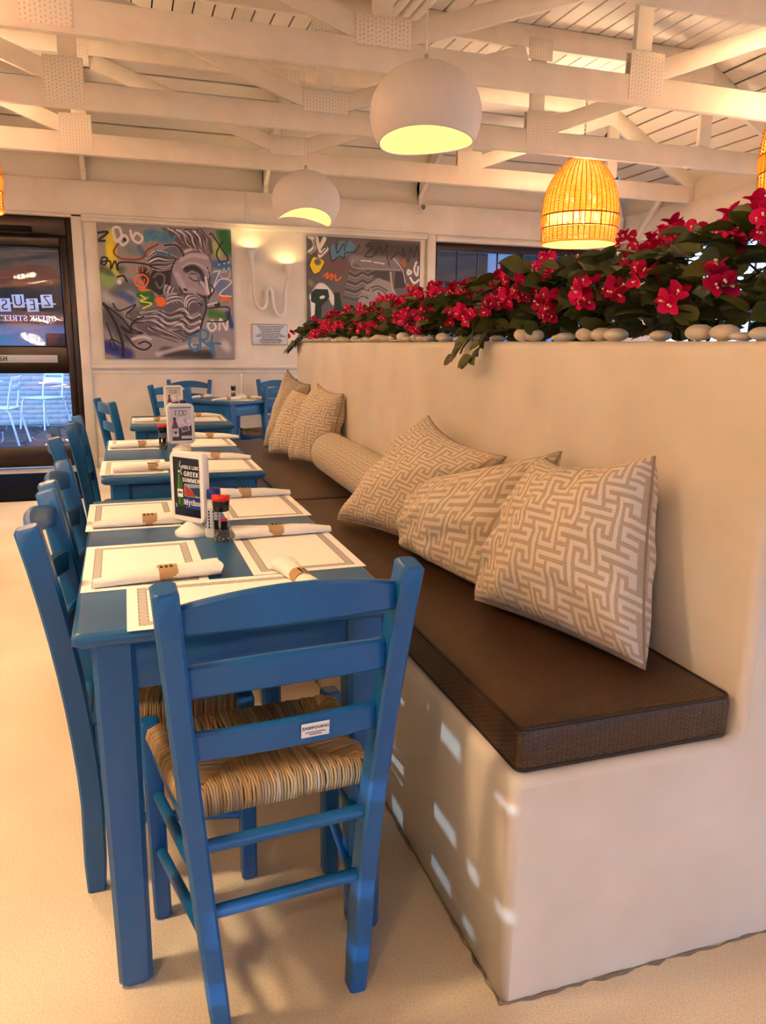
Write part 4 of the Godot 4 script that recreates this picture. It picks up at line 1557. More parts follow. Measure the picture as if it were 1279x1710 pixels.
func build_planter() -> void:
	var leaves := []
	var flowers := []
	for v in 3:
		leaves.append(leaf_mesh(v))
		flowers.append(flower_mesh(v))
	var r := RandomNumberGenerator.new()
	r.seed = 12
	# centre along the wall, height, reach, how many leaves and flowers
	var plan := [[-1.34, 0.285, 0.28, 120, 13, "bougainvillea at the near end with the tallest pink bloom against the window"], [-1.72, 0.27, 0.28, 120, 13, "bougainvillea with large bare leaves above a gap in its middle, near the right edge"], [-2.12, 0.27, 0.28, 120, 13, "bougainvillea below the wicker lamp, right of its lower rim"], [-2.52, 0.245, 0.27, 120, 14, "bougainvillea trailing leaves over the planter edge under the wicker lamp"], [-2.92, 0.215, 0.26, 110, 13, "bougainvillea with dense pink bracts left of the wicker lamp"], [-3.34, 0.22, 0.26, 110, 13, "bougainvillea rising in front of the grid window's left post"], [-3.80, 0.215, 0.26, 100, 12, "bougainvillea in front of the right edge of the second painting"], [-4.28, 0.20, 0.26, 100, 12, "bougainvillea in front of the painted eye"], [-4.76, 0.185, 0.26, 95, 11, "bougainvillea with small pink clusters before the second painting's green letter"], [-5.14, 0.16, 0.20, 85, 5, "bougainvillea spilling over the far corner of the planter"]]
	for e in plan:
		var t := thing("bougainvillea", e[5], "plant", Vector3(1.42, 1.225, e[0]), 0, "bougainvillea plants in the planter")
		var H: float = e[1]
		var reach: float = e[2]
		for i in 7:
			var k := MB.new()
			var a := r.randf() * TAU
			var tip := Vector3(cos(a) * 0.20, H * r.randf_range(0.6, 0.95), sin(a) * reach * 0.8)
			k.tube([Vector3(cos(a) * 0.03, -0.01, sin(a) * 0.03), tip * 0.5 + Vector3(0, 0.04, 0), tip], [0.005, 0.004, 0.002], 5)
			put("stem", k, M.stem, t)
		for i in int(e[3] * 1.75):
			var o := MeshInstance3D.new()
			o.mesh = leaves[r.randi() % 3]
			o.material_override = M["leaf_%d" % [0, 0, 1, 1, 2, 3][r.randi() % 6]]
			o.name = "leaf"
			var a := r.randf() * TAU
			var u := sqrt(r.randf())
			var p := Vector3(cos(a) * u * 0.29, 0, sin(a) * u * reach * 1.15)
			var top := H * (1.0 - 0.35 * absf(p.x) / 0.3)
			p.y = top * (0.06 + 0.94 * pow(r.randf(), 0.62))
			if r.randf() < 0.36:            # the skirt that leans out over the pebbles
				p.x = r.randf_range(-0.265, -0.17)
				p.y = r.randf_range(0.16, 0.85) * H
			if i % 6 == 0:                  # the dense middle
				p = Vector3(r.randf_range(-0.12, 0.24), r.randf_range(0.02, 0.16), r.randf_range(-1, 1) * reach)
			p.y += 0.012
			var out := Vector3(p.x * 1.6 + r.randf_range(-0.3, 0.3) - 0.10, r.randf_range(-0.12, 0.18), p.z * 0.9 + r.randf_range(-0.3, 0.3) + 0.12).normalized()
			if p.y < 0.07 and p.x < -0.12:
				out = Vector3(-0.25, 0.28, r.randf_range(-0.9, 0.9)).normalized()
			var up := (Vector3(-0.25, 0.75, 0.35) + Vector3(r.randf_range(-0.7, 0.7), r.randf_range(-0.3, 0.3), r.randf_range(-0.7, 0.7))).normalized()
			var x := up.cross(out).normalized()
			var y := out.cross(x).normalized()
			var s := r.randf_range(0.050, 0.085)
			var fs := 1.0 if e[0] > -3.0 else 0.82
			o.transform = Transform3D(Basis(x, y, out).scaled_local(Vector3.ONE * s * fs), p)
			t.add_child(o, true)
		for i in int(e[4] * 1.45):
			var v := r.randi() % 3
			# sitting on the outside of the bush, towards the seats and on top
			var el := r.randf_range(0.10, 1.9)
			var p := Vector3(-cos(el) * r.randf_range(0.285, 0.345), 0.0, r.randf_range(-reach, reach) * 0.9)
			p.y = H * (0.22 + 0.80 * sin(minf(el, 1.5708)) * r.randf_range(0.85, 1.22))
			var o := obj("flower", flowers[v][0], M["bract_%d" % (r.randi() % 3)], t)
			var turn := Basis(Vector3.UP, r.randf_range(-0.8, 0.8)) * Basis(Vector3(0, 0, 1), 0.5) * Basis(Vector3(1, 0, 0), 0.6)
			o.transform = Transform3D(turn.scaled(Vector3.ONE * r.randf_range(0.92, 1.2) * (1.0 if e[0] > -3.0 else 0.9)), p)
			obj("floret", flowers[v][1], M.floret, o).set_meta("kind", "stuff")
		if e[0] < -5.0 or absf(e[0] + 2.52) < 0.1:
			# sprays that hang over the edge
			for s in (4 if e[0] < -5.0 else 2):
				var far: bool = e[0] < -5.0
				var z0 := (r.randf_range(-0.12, 0.02) if far else r.randf_range(0.02, 0.26))
				var end := Vector3(-0.335, 0.012 - 0.035 * r.randf(), z0 - (0.06 if far else 0.02))
				var pts := [Vector3(-0.16, 0.06, z0), Vector3(-0.29, 0.055, z0), Vector3(-0.335, 0.005, z0), end]
				var k := MB.new()
				k.tube(pts, 0.0028, 5)
				put("stem", k, M.stem, t)
				for q in 7:
					var o := MeshInstance3D.new()
					o.mesh = leaves[q % 3]
					o.material_override = M["leaf_%d" % (q % 3)]
					o.name = "leaf"
					var b: Vector3 = pts[1].lerp(end, q / 5.0) + Vector3(-0.012, 0, 0)
					var out := Vector3(-0.55, -0.45, r.randf_range(-1.2, 1.2)).normalized()
					var x := Vector3(-1, 0.35, 0).cross(out).normalized()
					o.transform = Transform3D(Basis(x, out.cross(x).normalized(), out).scaled_local(Vector3.ONE * r.randf_range(0.048, 0.066) * (0.85 if far else 1.0)), b)
					t.add_child(o, true)
	# pebbles along the front edge
	var meshes := []
	for v in 4:
		var k := MB.new()
		k.blob(Vector3(0, 0.5, 0), Vector3(0.5, 0.5, 0.5), 12, 8)
		meshes.append(k.done())
	var z := -1.17
	var count := 0
	while z > -5.20:
		var s := r.randf_range(0.035, 0.085) * (1.0 if z > -3.2 else 0.8)
		if r.randf() < 0.74:
			var o := obj("pebble", meshes[r.randi() % 4], M.stone)
			count += 1
			tag(o, "smooth pale pebble on the planter edge, %s from the near end" % ordinal(count), "pebble", "pale pebbles along the planter edge")
			o.position = Vector3(1.150 + r.randf_range(-0.006, 0.012), 1.2495, z - s * 0.5)
			o.scale = Vector3(r.randf_range(0.045, 0.06), r.randf_range(0.45, 0.62) * minf(s, 0.07), s)
			o.rotation_degrees.y = r.randf_range(-8, 8)
		z -= s * 0.98

func ordinal(n: int) -> String:
	var ones := ["zeroth", "first", "second", "third", "fourth", "fifth", "sixth", "seventh", "eighth", "ninth", "tenth", "eleventh", "twelfth", "thirteenth", "fourteenth", "fifteenth", "sixteenth", "seventeenth", "eighteenth", "nineteenth"]
	if n < 20:
		return ones[n]
	var tens := ["", "", "twenty", "thirty", "forty", "fifty", "sixty", "seventy", "eighty", "ninety"]
	if n % 10 == 0:
		return tens[n / 10].trim_suffix("y") + "ieth"
	return tens[n / 10] + "-" + ones[n % 10]

# ---------------------------------------------------------------- on the walls
func build_wall_things() -> void:
	canvas_bearded(thing("painting", "square graffiti painting of a bearded stone head, on the far wall left of the sconce", "painting", Vector3(0.452, 1.715, ZW + 0.001)))
	canvas_eye(thing("painting", "graffiti painting of a face with one carved eye, half hidden by flowers", "painting", Vector3(2.495, 1.705, ZW + 0.001)))
	# notice
	var n := thing("wall_notice", "small framed white notice of printed lines below the double sconce", "notice", Vector3(1.462, 1.335, ZW))
	var k := MB.new()
	k.block(Vector3(0, 0, 0.008), Vector3(0.375, 0.215, 0.016), 0.003)
	put("frame", k, M.steel, n)
	k = MB.new()
	k.block(Vector3(0, 0, 0.017), Vector3(0.355, 0.195, 0.002), 0.0005)
	put("sheet", k, mat("notice_sheet", Color(0.80, 0.84, 0.90), 0.4, 0.4), n)
	var r := RandomNumberGenerator.new()
	r.seed = 4
	for i in 11:
		var wd: float = [0.26, 0.24, 0.21, 0.20, 0.19, 0.25, 0.31, 0.16, 0.20, 0.24, 0.19][i]
		k = MB.new()
		var x := -wd / 2
		while x < wd / 2:
			var l := r.randf_range(0.010, 0.026)
			k.block(Vector3(x + l / 2, 0.083 - i * 0.0166, 0.0184), Vector3(l, 0.0072, 0.0006), 0.0001)
			x += l + 0.004
		put("print_line", k, M.ink, n)
	# double sconce
	var s := thing("wall_sconce", "white plaster wall sconce with two curved arms and glowing cups", "wall lamp", Vector3(1.462, 1.765, ZW))
	k = MB.new()
	k.lathe([Vector2(0.05, 0.0), Vector2(0.05, 0.02), Vector2(0.04, 0.03), Vector2(0.01, 0.034)], Vector3.ZERO, 20)
	var rose := put("wall_rose", k, M.dome_white, s)
	rose.rotation_degrees.x = 90
	rose.position = Vector3(0, 0.01, 0.0)
	var arms := [[Vector3(-0.19, 0.35, 0.09), Vector3(-0.175, 0.20, 0.075), Vector3(-0.168, 0.02, 0.07), Vector3(-0.155, -0.10, 0.07), Vector3(-0.115, -0.165, 0.07), Vector3(-0.07, -0.17, 0.07), Vector3(-0.04, -0.12, 0.065), Vector3(-0.028, -0.01, 0.05), Vector3(0.0, 0.035, 0.035)], [Vector3(0.19, 0.21, 0.09), Vector3(0.175, 0.10, 0.075), Vector3(0.155, 0.0, 0.07), Vector3(0.155, -0.13, 0.07), Vector3(0.135, -0.215, 0.07), Vector3(0.095, -0.245, 0.07), Vector3(0.055, -0.205, 0.07), Vector3(0.032, -0.10, 0.06), Vector3(0.025, 0.0, 0.045), Vector3(0.0, 0.045, 0.035)]]
	for i in 2:
		var a: Array = arms[i]
		k = MB.new()
		var fine := []
		for j in a.size() - 1:
			for q in 4:
				fine.append(a[j].cubic_interpolate(a[j + 1], a[maxi(j - 1, 0)], a[mini(j + 2, a.size() - 1)], q / 4.0))
		fine.append(a[a.size() - 1])
		k.tube(fine, 0.0175, 10)
		put("arm", k, M.dome_white, s)
		var top: Vector3 = a[0]
		k = MB.new()
		k.lathe([Vector2(0.017, -0.09), Vector2(0.026, -0.04), Vector2(0.046, 0.025), Vector2(0.058, 0.065), Vector2(0.053, 0.065), Vector2(0.041, 0.027), Vector2(0.018, -0.02)], top, 24)
		put("cup", k, M.dome_white, s)
		k = MB.new()
		k.blob(top + Vector3(0, 0.036, 0), Vector3(0.016, 0.020, 0.016), 10, 7)
		put("bulb", k, M.bulb, s)
		var l := OmniLight3D.new()
		l.name = "bulb_light"
		l.light_color = Color(1.0, 0.86, 0.55)
		l.light_energy = LAMP_SCONCE
		l.light_size = 0.014
		l.omni_range = 30.0
		l.omni_attenuation = 2.0
		l.shadow_enabled = true
		l.position = top + Vector3(0, 0.036, 0)
		s.add_child(l, true)
	# camera
	var c := thing("security_camera", "small white security camera with a black lens on the header board", "security camera", Vector3(3.08, 2.66, ZW + 0.07))
	k = MB.new()
	k.lathe([Vector2(0.05, 0.0), Vector2(0.05, 0.02), Vector2(0.03, 0.03)], Vector3.ZERO, 16)
	var b := put("base", k, M.white_plastic, c)
	b.rotation_degrees.x = 90
	k = MB.new()
	k.tube([Vector3(0, 0.0, 0.02), Vector3(0.0, 0.01, 0.06)], 0.014, 8)
	put("arm", k, M.white_plastic, c)
	k = MB.new()
	k.tube([Vector3(0, 0.012, 0.05), Vector3(0.0, 0.005, 0.14)], 0.034, 16)
	put("body", k, M.white_plastic, c)
	k = MB.new()
	k.tube([Vector3(0, 0.005, 0.138), Vector3(0.0, 0.004, 0.144)], 0.028, 16)
	put("lens", k, M.black_gloss, c)
	# pipe and brace in the far right corner
	var p := thing("downpipe", "white pipe with an elbow in the far right corner", "pipe", Vector3(5.56, 0, ZW + 0.14))
	k = MB.new()
	k.tube([Vector3(0, 1.0, 0), Vector3(0, 2.62, 0)], 0.030, 12)
	put("pipe", k, M.white_plastic, p)
	k = MB.new()
	k.tube([Vector3(0, 2.58, 0), Vector3(0, 2.70, 0)], 0.040, 12)
	k.tube([Vector3(0, 2.68, 0), Vector3(-0.03, 2.76, 0.02), Vector3(-0.16, 2.90, 0.10)], 0.032, 12)
	put("elbow", k, M.white_plastic, p)
	var w := thing("wall_brace", "white diagonal brace on the right wall near the corner", "brace", Vector3(XR - 0.09, 0, 0))
	k = MB.new()
	k.bar(Vector3(0, 2.82, -7.44), Vector3(0, 2.40, -7.90), 0.04, 0.07, Vector3.UP, 0.004)
	put("bar", k, M.white_paint, w)
	# mat at the door
	var mt := thing("door_mat", "large black door mat on the pale floor in front of the glass door", "mat", Vector3(-1.42, 0.0, -7.24))
	k = MB.new()
	k.box(Vector3(0, 0.007, 0), Vector3(2.1, 0.014, 1.36), 0.005)
	put("pile", k, M.mat_black, mt)
	# thin cable on the header
	var cb := thing("wall_cable", "thin white cable running down to the sconce rail", "cable", Vector3(1.235, 2.42, ZW + 0.078))
	k = MB.new()
	k.tube([Vector3(0, 0.30, 0), Vector3(0.003, 0.15, 0.003), Vector3(0, 0.0, 0.006)], 0.005, 6)
	put("lead", k, M.white_plastic, cb)

func canvas(t: Node3D, w: float, h: float, tex: Texture2D) -> void:
	var k := MB.new()
	k.box(Vector3(0, 0, 0.016), Vector3(w, h, 0.032), 0.003)
	put("stretcher", k, M.facade_grey, t)
	var m := StandardMaterial3D.new()
	m.resource_name = "painted_canvas"
	m.albedo_texture = tex
	m.roughness = 0.6
	k = MB.new()
	var x := w / 2 - 0.003
	var y := h / 2 - 0.003
	k.quad(Vector3(-x, -y, 0.0335), Vector3(x, -y, 0.0335), Vector3(x, y, 0.0335), Vector3(-x, y, 0.0335), Vector2(0, 1), Vector2(1, 1), Vector2(1, 0), Vector2(0, 0), -1)
	put("canvas_print", k, m, t)

# coordinates below are those of the 1279-wide close-up of the picture
func canvas_bearded(t: Node3D) -> void:
	var p := Painter.new(512, 512, Color(0.56, 0.54, 0.57))
	p.q = PackedVector2Array([Vector2(42, 65), Vector2(1150, 120), Vector2(1195, 1190), Vector2(130, 1185)])
	var K := Color(0.06, 0.06, 0.08)
	var dk := Color(0.22, 0.20, 0.26)
	var md := Color(0.42, 0.40, 0.46)
	var lt := Color(0.74, 0.71, 0.77)
	var wh := Color(0.88, 0.87, 0.90)
	var og := Color(0.95, 0.42, 0.12)
	var bl := Color(0.22, 0.47, 0.68)
	# soft ground colours
	p.stroke([150, 150, 170, 420], 120, Color(0.86, 0.80, 0.20), 0.75, 0.8)
	p.stroke([90, 500, 190, 560], 150, Color(0.50, 0.66, 0.34), 0.75, 0.8)
	p.stroke([60, 260, 90, 330], 100, Color(0.62, 0.62, 0.52), 0.7, 0.8)
	p.stroke([470, 150, 640, 190], 120, bl, 0.75, 0.8)
	p.stroke([290, 260, 390, 320], 120, Color(0.42, 0.52, 0.52), 0.7, 0.8)
	p.stroke([1080, 130, 1140, 300], 140, Color(0.12, 0.40, 0.20), 0.85, 0.7)
	p.stroke([1010, 230, 1060, 330], 90, Color(0.66, 0.74, 0.42), 0.8, 0.8)
	p.stroke([1010, 390, 1150, 420], 90, Color(0.20, 0.42, 0.66), 0.8, 0.7)
	p.stroke([1010, 520, 1150, 640], 170, Color(0.40, 0.48, 0.66), 0.85, 0.6)
	p.stroke([130, 1080, 330, 1160], 140, Color(0.12, 0.16, 0.52), 0.85, 0.7)
	p.stroke([150, 820, 320, 1020], 230, Color(0.27, 0.27, 0.32), 0.75, 0.7)
	p.stroke([600, 1130, 1000, 1160], 120, Color(0.20, 0.20, 0.22), 0.7, 0.8)
	p.stroke([540, 1150, 800, 1080, 950, 1060], 60, Color(0.75, 0.74, 0.77), 0.6, 0.9)
	p.stroke([1100, 1060, 1150, 1120], 110, Color(0.80, 0.80, 0.80), 0.7, 0.9)
	p.stroke([980, 800, 1140, 840], 110, Color(0.22, 0.45, 0.20), 0.8, 0.8)
	p.stroke([60, 420, 160, 460, 260, 430], 90, Color(0.30, 0.34, 0.24), 0.6, 0.8)
	p.stroke([180, 640, 300, 560, 420, 640], 120, Color(0.34, 0.36, 0.42), 0.6, 0.8)
	p.stroke([110, 660, 190, 700], 120, Color(0.70, 0.70, 0.70), 0.6, 0.9)
	p.stroke([560, 160, 420, 330, 300, 330], 60, Color(0.55, 0.52, 0.54), 0.5, 0.8)
	p.stroke([380, 250, 430, 330], 60, Color(0.30, 0.42, 0.60), 0.7, 0.8)
	p.stroke([140, 250, 150, 330], 70, Color(0.90, 0.82, 0.15), 0.8, 0.7)
	p.stroke([180, 440, 240, 520], 60, Color(0.75, 0.78, 0.35), 0.7, 0.8)
	p.stroke([420, 450, 470, 560, 560, 660], 110, Color(0.13, 0.12, 0.14), 0.8, 0.8)
	p.stroke([1130, 800, 1170, 920], 60, Color(0.14, 0.20, 0.48), 0.8, 0.7)
	# the head: shadow mass, hair, face planes
	p.fill([470, 330, 640, 250, 960, 240, 1000, 420, 980, 660, 950, 780, 900, 960, 700, 1050, 480, 980, 330, 900, 300, 780, 480, 700], md)
	p.fill([500, 440, 640, 420, 650, 600, 560, 650, 480, 600, 470, 500], Color(0.14, 0.13, 0.16))
	p.stroke([505, 500, 540, 470, 590, 490, 585, 560, 550, 590, 520, 540], 26, Color(0.40, 0.36, 0.42), 0.8, 0.5)
	p.fill([650, 440, 690, 370, 800, 300, 950, 300, 985, 400, 990, 490, 940, 520, 960, 600, 940, 660, 780, 640, 700, 560], Color(0.60, 0.57, 0.63))
	p.stroke([720, 360, 820, 320, 950, 340], 46, lt, 0.6, 0.7)
	p.stroke([760, 290, 850, 265, 940, 290], 34, wh, 0.45, 0.8)
	p.stroke([690, 470, 740, 550, 770, 620], 60, lt, 0.5, 0.8)
	p.stroke([770, 440, 830, 420, 890, 460, 915, 530], 66, Color(0.20, 0.18, 0.22), 0.9, 0.7)
	p.stroke([890, 500, 905, 560], 60, Color(0.30, 0.28, 0.33), 0.8, 0.7)
	p.stroke([900, 560, 950, 640, 905, 660], 26, Color(0.50, 0.47, 0.52), 0.8, 0.6)
	p.stroke([800, 600, 860, 610], 60, Color(0.66, 0.63, 0.68), 0.7, 0.8)
	p.stroke([950, 420, 975, 490, 965, 560, 985, 640, 940, 670], 10, Color(0.16, 0.15, 0.18), 0.8, 0.5)
	p.stroke([800, 480, 840, 460, 880, 480, 890, 520], 20, Color(0.50, 0.46, 0.52), 0.9, 0.5)
	p.stroke([800, 500, 840, 530, 875, 530], 9, K, 0.9, 0.4)
	p.stroke([815, 470, 860, 478], 7, K, 0.9, 0.4)
	p.stroke([900, 540, 935, 590, 950, 640], 34, lt, 0.8, 0.6)
	p.stroke([935, 500, 950, 560, 965, 640], 20, wh, 0.8, 0.5)
	p.stroke([760, 600, 780, 610], 26, Color(0.18, 0.16, 0.2), 0.9, 0.5)
	p.stroke([860, 640, 940, 670], 26, Color(0.24, 0.22, 0.26), 0.8, 0.5)
	p.stroke([650, 420, 640, 520, 640, 600], 22, dk, 0.7, 0.6)
	# hair, moustache and beard as flowing strands
	var vd := Color(0.13, 0.12, 0.16)
	p.fill([560, 100, 900, 110, 985, 200, 1000, 300, 960, 330, 900, 280, 800, 260, 740, 260, 660, 190], Color(0.34, 0.32, 0.38))
	p.strands([610, 100, 690, 140, 730, 210, 790, 255], [900, 130, 950, 180, 960, 240, 985, 320], 26, 17, [wh, md, dk, lt, md, wh, vd], 5.0)
	p.fill([440, 330, 520, 270, 640, 300, 720, 350, 640, 440, 540, 455, 480, 420], Color(0.36, 0.34, 0.40))
	p.strands([445, 340, 520, 275, 610, 300, 710, 350], [500, 430, 545, 455, 620, 445, 690, 375], 15, 14, [wh, dk, lt, md, vd, lt], 5.0)
	p.fill([585, 640, 610, 590, 650, 560, 700, 600, 780, 650, 890, 650, 920, 700, 900, 800, 880, 960, 760, 1050, 640, 1000, 480, 990, 380, 930, 310, 850, 300, 780, 420, 780, 560, 740], Color(0.36, 0.34, 0.40))
	p.strands([600, 560, 590, 610, 600, 660, 610, 710], [670, 590, 660, 630, 680, 680, 700, 720], 9, 14, [wh, md, lt, dk], 4.0)
	p.strands([905, 770, 830, 810, 745, 765, 640, 800, 540, 760, 400, 790], [885, 960, 800, 1000, 720, 950, 620, 960, 500, 890, 350, 900], 30, 17, [wh, md, dk, lt, vd, md, wh, dk], 7.0)
	p.strands([560, 900, 640, 940, 740, 1000, 800, 1040], [440, 930, 520, 980, 620, 1010, 720, 1050], 10, 12, [lt, vd, md, wh, dk], 4.0)
	p.strands([610, 640, 670, 630, 720, 640, 755, 680], [610, 725, 680, 700, 730, 705, 770, 745], 11, 13, [wh, md, lt, dk], 4.0)
	p.strands([765, 745, 775, 665, 850, 635, 908, 690], [800, 770, 815, 730, 855, 715, 880, 745], 11, 13, [wh, lt, md, dk], 3.0)
	p.stroke([300, 790, 290, 830, 350, 860, 430, 830], 14, K, 0.9, 0.5, 6)
	p.stroke([420, 880, 350, 880, 330, 940, 420, 965], 16, vd, 0.9, 0.5, 6)
	p.stroke([930, 660, 945, 760, 910, 880, 895, 960], 20, vd, 0.8, 0.5)
	p.stroke([760, 640, 840, 640], 12, vd, 0.7, 0.6)
	p.stroke([880, 715, 915, 735], 16, vd, 0.9, 0.5)
	p.stroke([690, 350, 660, 400, 645, 460], 16, vd, 0.7, 0.6)
	p.stroke([740, 420, 800, 385, 890, 400, 960, 450], 16, lt, 0.7, 0.6)
	p.stroke([720, 590, 740, 640, 700, 640], 26, dk, 0.6, 0.8)
	# graffiti over it
	p.stroke([190, 200, 170, 110, 220, 100, 240, 180, 200, 210, 260, 160, 290, 200, 250, 240, 220, 200], 26, wh, 0.9, 0.5)
	p.stroke([330, 180, 360, 140, 410, 180, 380, 220, 330, 190, 310, 120], 26, wh, 0.9, 0.5)
	p.stroke([265, 195, 268, 199], 34, K, 0.9, 0.5)
	p.stroke([50, 140, 130, 135, 60, 200, 110, 205], 21, K, 0.95, 0.4)
	p.stroke([80, 390, 90, 340, 130, 350, 110, 400, 80, 380, 150, 370, 160, 430, 190, 370, 215, 440, 230, 380, 420, 390, 520, 430], 16, K, 0.95, 0.4)
	p.stroke([210, 230, 180, 300, 250, 350, 400, 350, 450, 280, 540, 230], 18, Color(0.55, 0.20, 0.14), 0.85, 0.5)
	p.stroke([430, 130, 440, 200, 520, 140, 540, 200, 600, 130, 640, 210, 680, 160], 34, Color(0.28, 0.52, 0.66), 0.75, 0.6)
	p.stroke([520, 290, 600, 320, 680, 270], 21, bl, 0.8, 0.5)
	p.stroke([590, 240, 690, 240, 740, 300, 750, 330], 13, K, 0.9, 0.4)
	p.stroke([400, 480, 350, 510, 370, 570, 430, 580, 460, 520, 420, 480, 390, 490], 16, og, 0.95, 0.4)
	p.stroke([380, 520, 395, 560, 405, 525, 420, 560, 430, 515], 12, og, 0.95, 0.4)
	for q in [[310, 440, 330, 460], [365, 425, 372, 455], [415, 425, 412, 455], [460, 440, 445, 465]]:
		p.stroke(q, 10, og, 0.95, 0.4)
	p.stroke([385, 600, 470, 610, 400, 620], 16, og, 0.95, 0.4)
	p.stroke([385, 650, 480, 640, 480, 700, 400, 710], 57, Color(0.10, 0.42, 0.16), 0.85, 0.5)
	p.stroke([400, 650, 440, 680, 400, 700, 490, 720, 420, 760], 16, Color(0.90, 0.86, 0.25), 0.9, 0.5)
	p.stroke([540, 690, 580, 690, 580, 720, 545, 720], 57, og, 0.95, 0.4)
	p.stroke([515, 640, 540, 660], 13, og, 0.9, 0.4)
	p.stroke([210, 500, 260, 490, 290, 540], 18, K, 0.9, 0.5)
	p.stroke([225, 540, 235, 542], 52, wh, 0.7, 0.6)
	p.stroke([240, 640, 320, 680, 340, 700], 91, Color(0.24, 0.34, 0.55), 0.7, 0.7)
	p.stroke([180, 720, 230, 780, 360, 730, 300, 800], 16, Color(0.12, 0.14, 0.25), 0.9, 0.5)
	p.stroke([105, 720, 200, 880, 260, 1050, 270, 1170], 26, K, 0.95, 0.4)
	p.stroke([105, 720, 260, 850, 330, 960, 250, 910, 300, 960, 420, 970, 330, 930, 350, 870, 430, 830], 16, K, 0.95, 0.4)
	p.stroke([130, 880, 180, 1020, 220, 1110, 170, 1090, 170, 1020, 250, 1060], 13, K, 0.9, 0.4)
	p.stroke([280, 980, 360, 1080, 440, 1110, 490, 1070, 440, 1040, 390, 1060], 16, K, 0.9, 0.4)
	p.stroke([340, 1020, 420, 1000, 490, 1020], 34, Color(0.78, 0.77, 0.80), 0.7, 0.7)
	p.stroke([870, 990, 820, 1000, 810, 1080, 860, 1120, 880, 1070, 840, 1070], 26, bl, 0.85, 0.5)
	p.stroke([900, 1090, 900, 950, 960, 960, 950, 1020, 910, 1030, 980, 1080], 26, bl, 0.85, 0.5)
	p.stroke([1000, 990, 990, 1100, 1020, 1150, 1010, 1060, 1070, 1060, 960, 1050], 23, bl, 0.85, 0.5)
	p.stroke([1000, 860, 960, 900, 990, 950, 1030, 920, 1000, 860], 23, wh, 0.85, 0.5)
	p.stroke([1060, 940, 1070, 850, 1120, 940, 1130, 860], 23, wh, 0.85, 0.5)
	p.stroke([960, 760, 1130, 750, 1140, 830, 1100, 870, 960, 870], 13, K, 0.9, 0.4)
	p.stroke([1040, 730, 1042, 733], 60, Color(0.20, 0.10, 0.10), 0.95, 0.4)
	p.stroke([1050, 650, 1120, 680, 1080, 690, 1130, 650, 1150, 730], 21, og, 0.9, 0.4)
	p.stroke([970, 150, 990, 150, 1060, 250, 1130, 350, 1060, 370, 1030, 300, 1080, 210], 13, K, 0.95, 0.4)
	p.stroke([1060, 440, 1070, 500, 1140, 500, 1140, 420, 1110, 460, 1095, 425, 1085, 460, 1060, 440], 10, Color(0.72, 0.78, 0.88), 0.95, 0.4)
	for q in [[1050, 398, 1053, 400], [1095, 385, 1098, 387], [1133, 380, 1136, 382]]:
		p.stroke(q, 15, wh, 0.9, 0.4)
	p.stroke([1000, 460, 1050, 460, 990, 620, 1060, 520, 1160, 540, 1060, 640, 1160, 660], 12, Color(0.85, 0.88, 0.93), 0.9, 0.4)
	p.stroke([980, 560, 1010, 610, 960, 680], 13, K, 0.8, 0.4)
	p.stroke([960, 730, 1040, 710], 18, Color(0.75, 0.82, 0.86), 0.9, 0.4)
	canvas(t, 1.27, 1.27, p.tex())

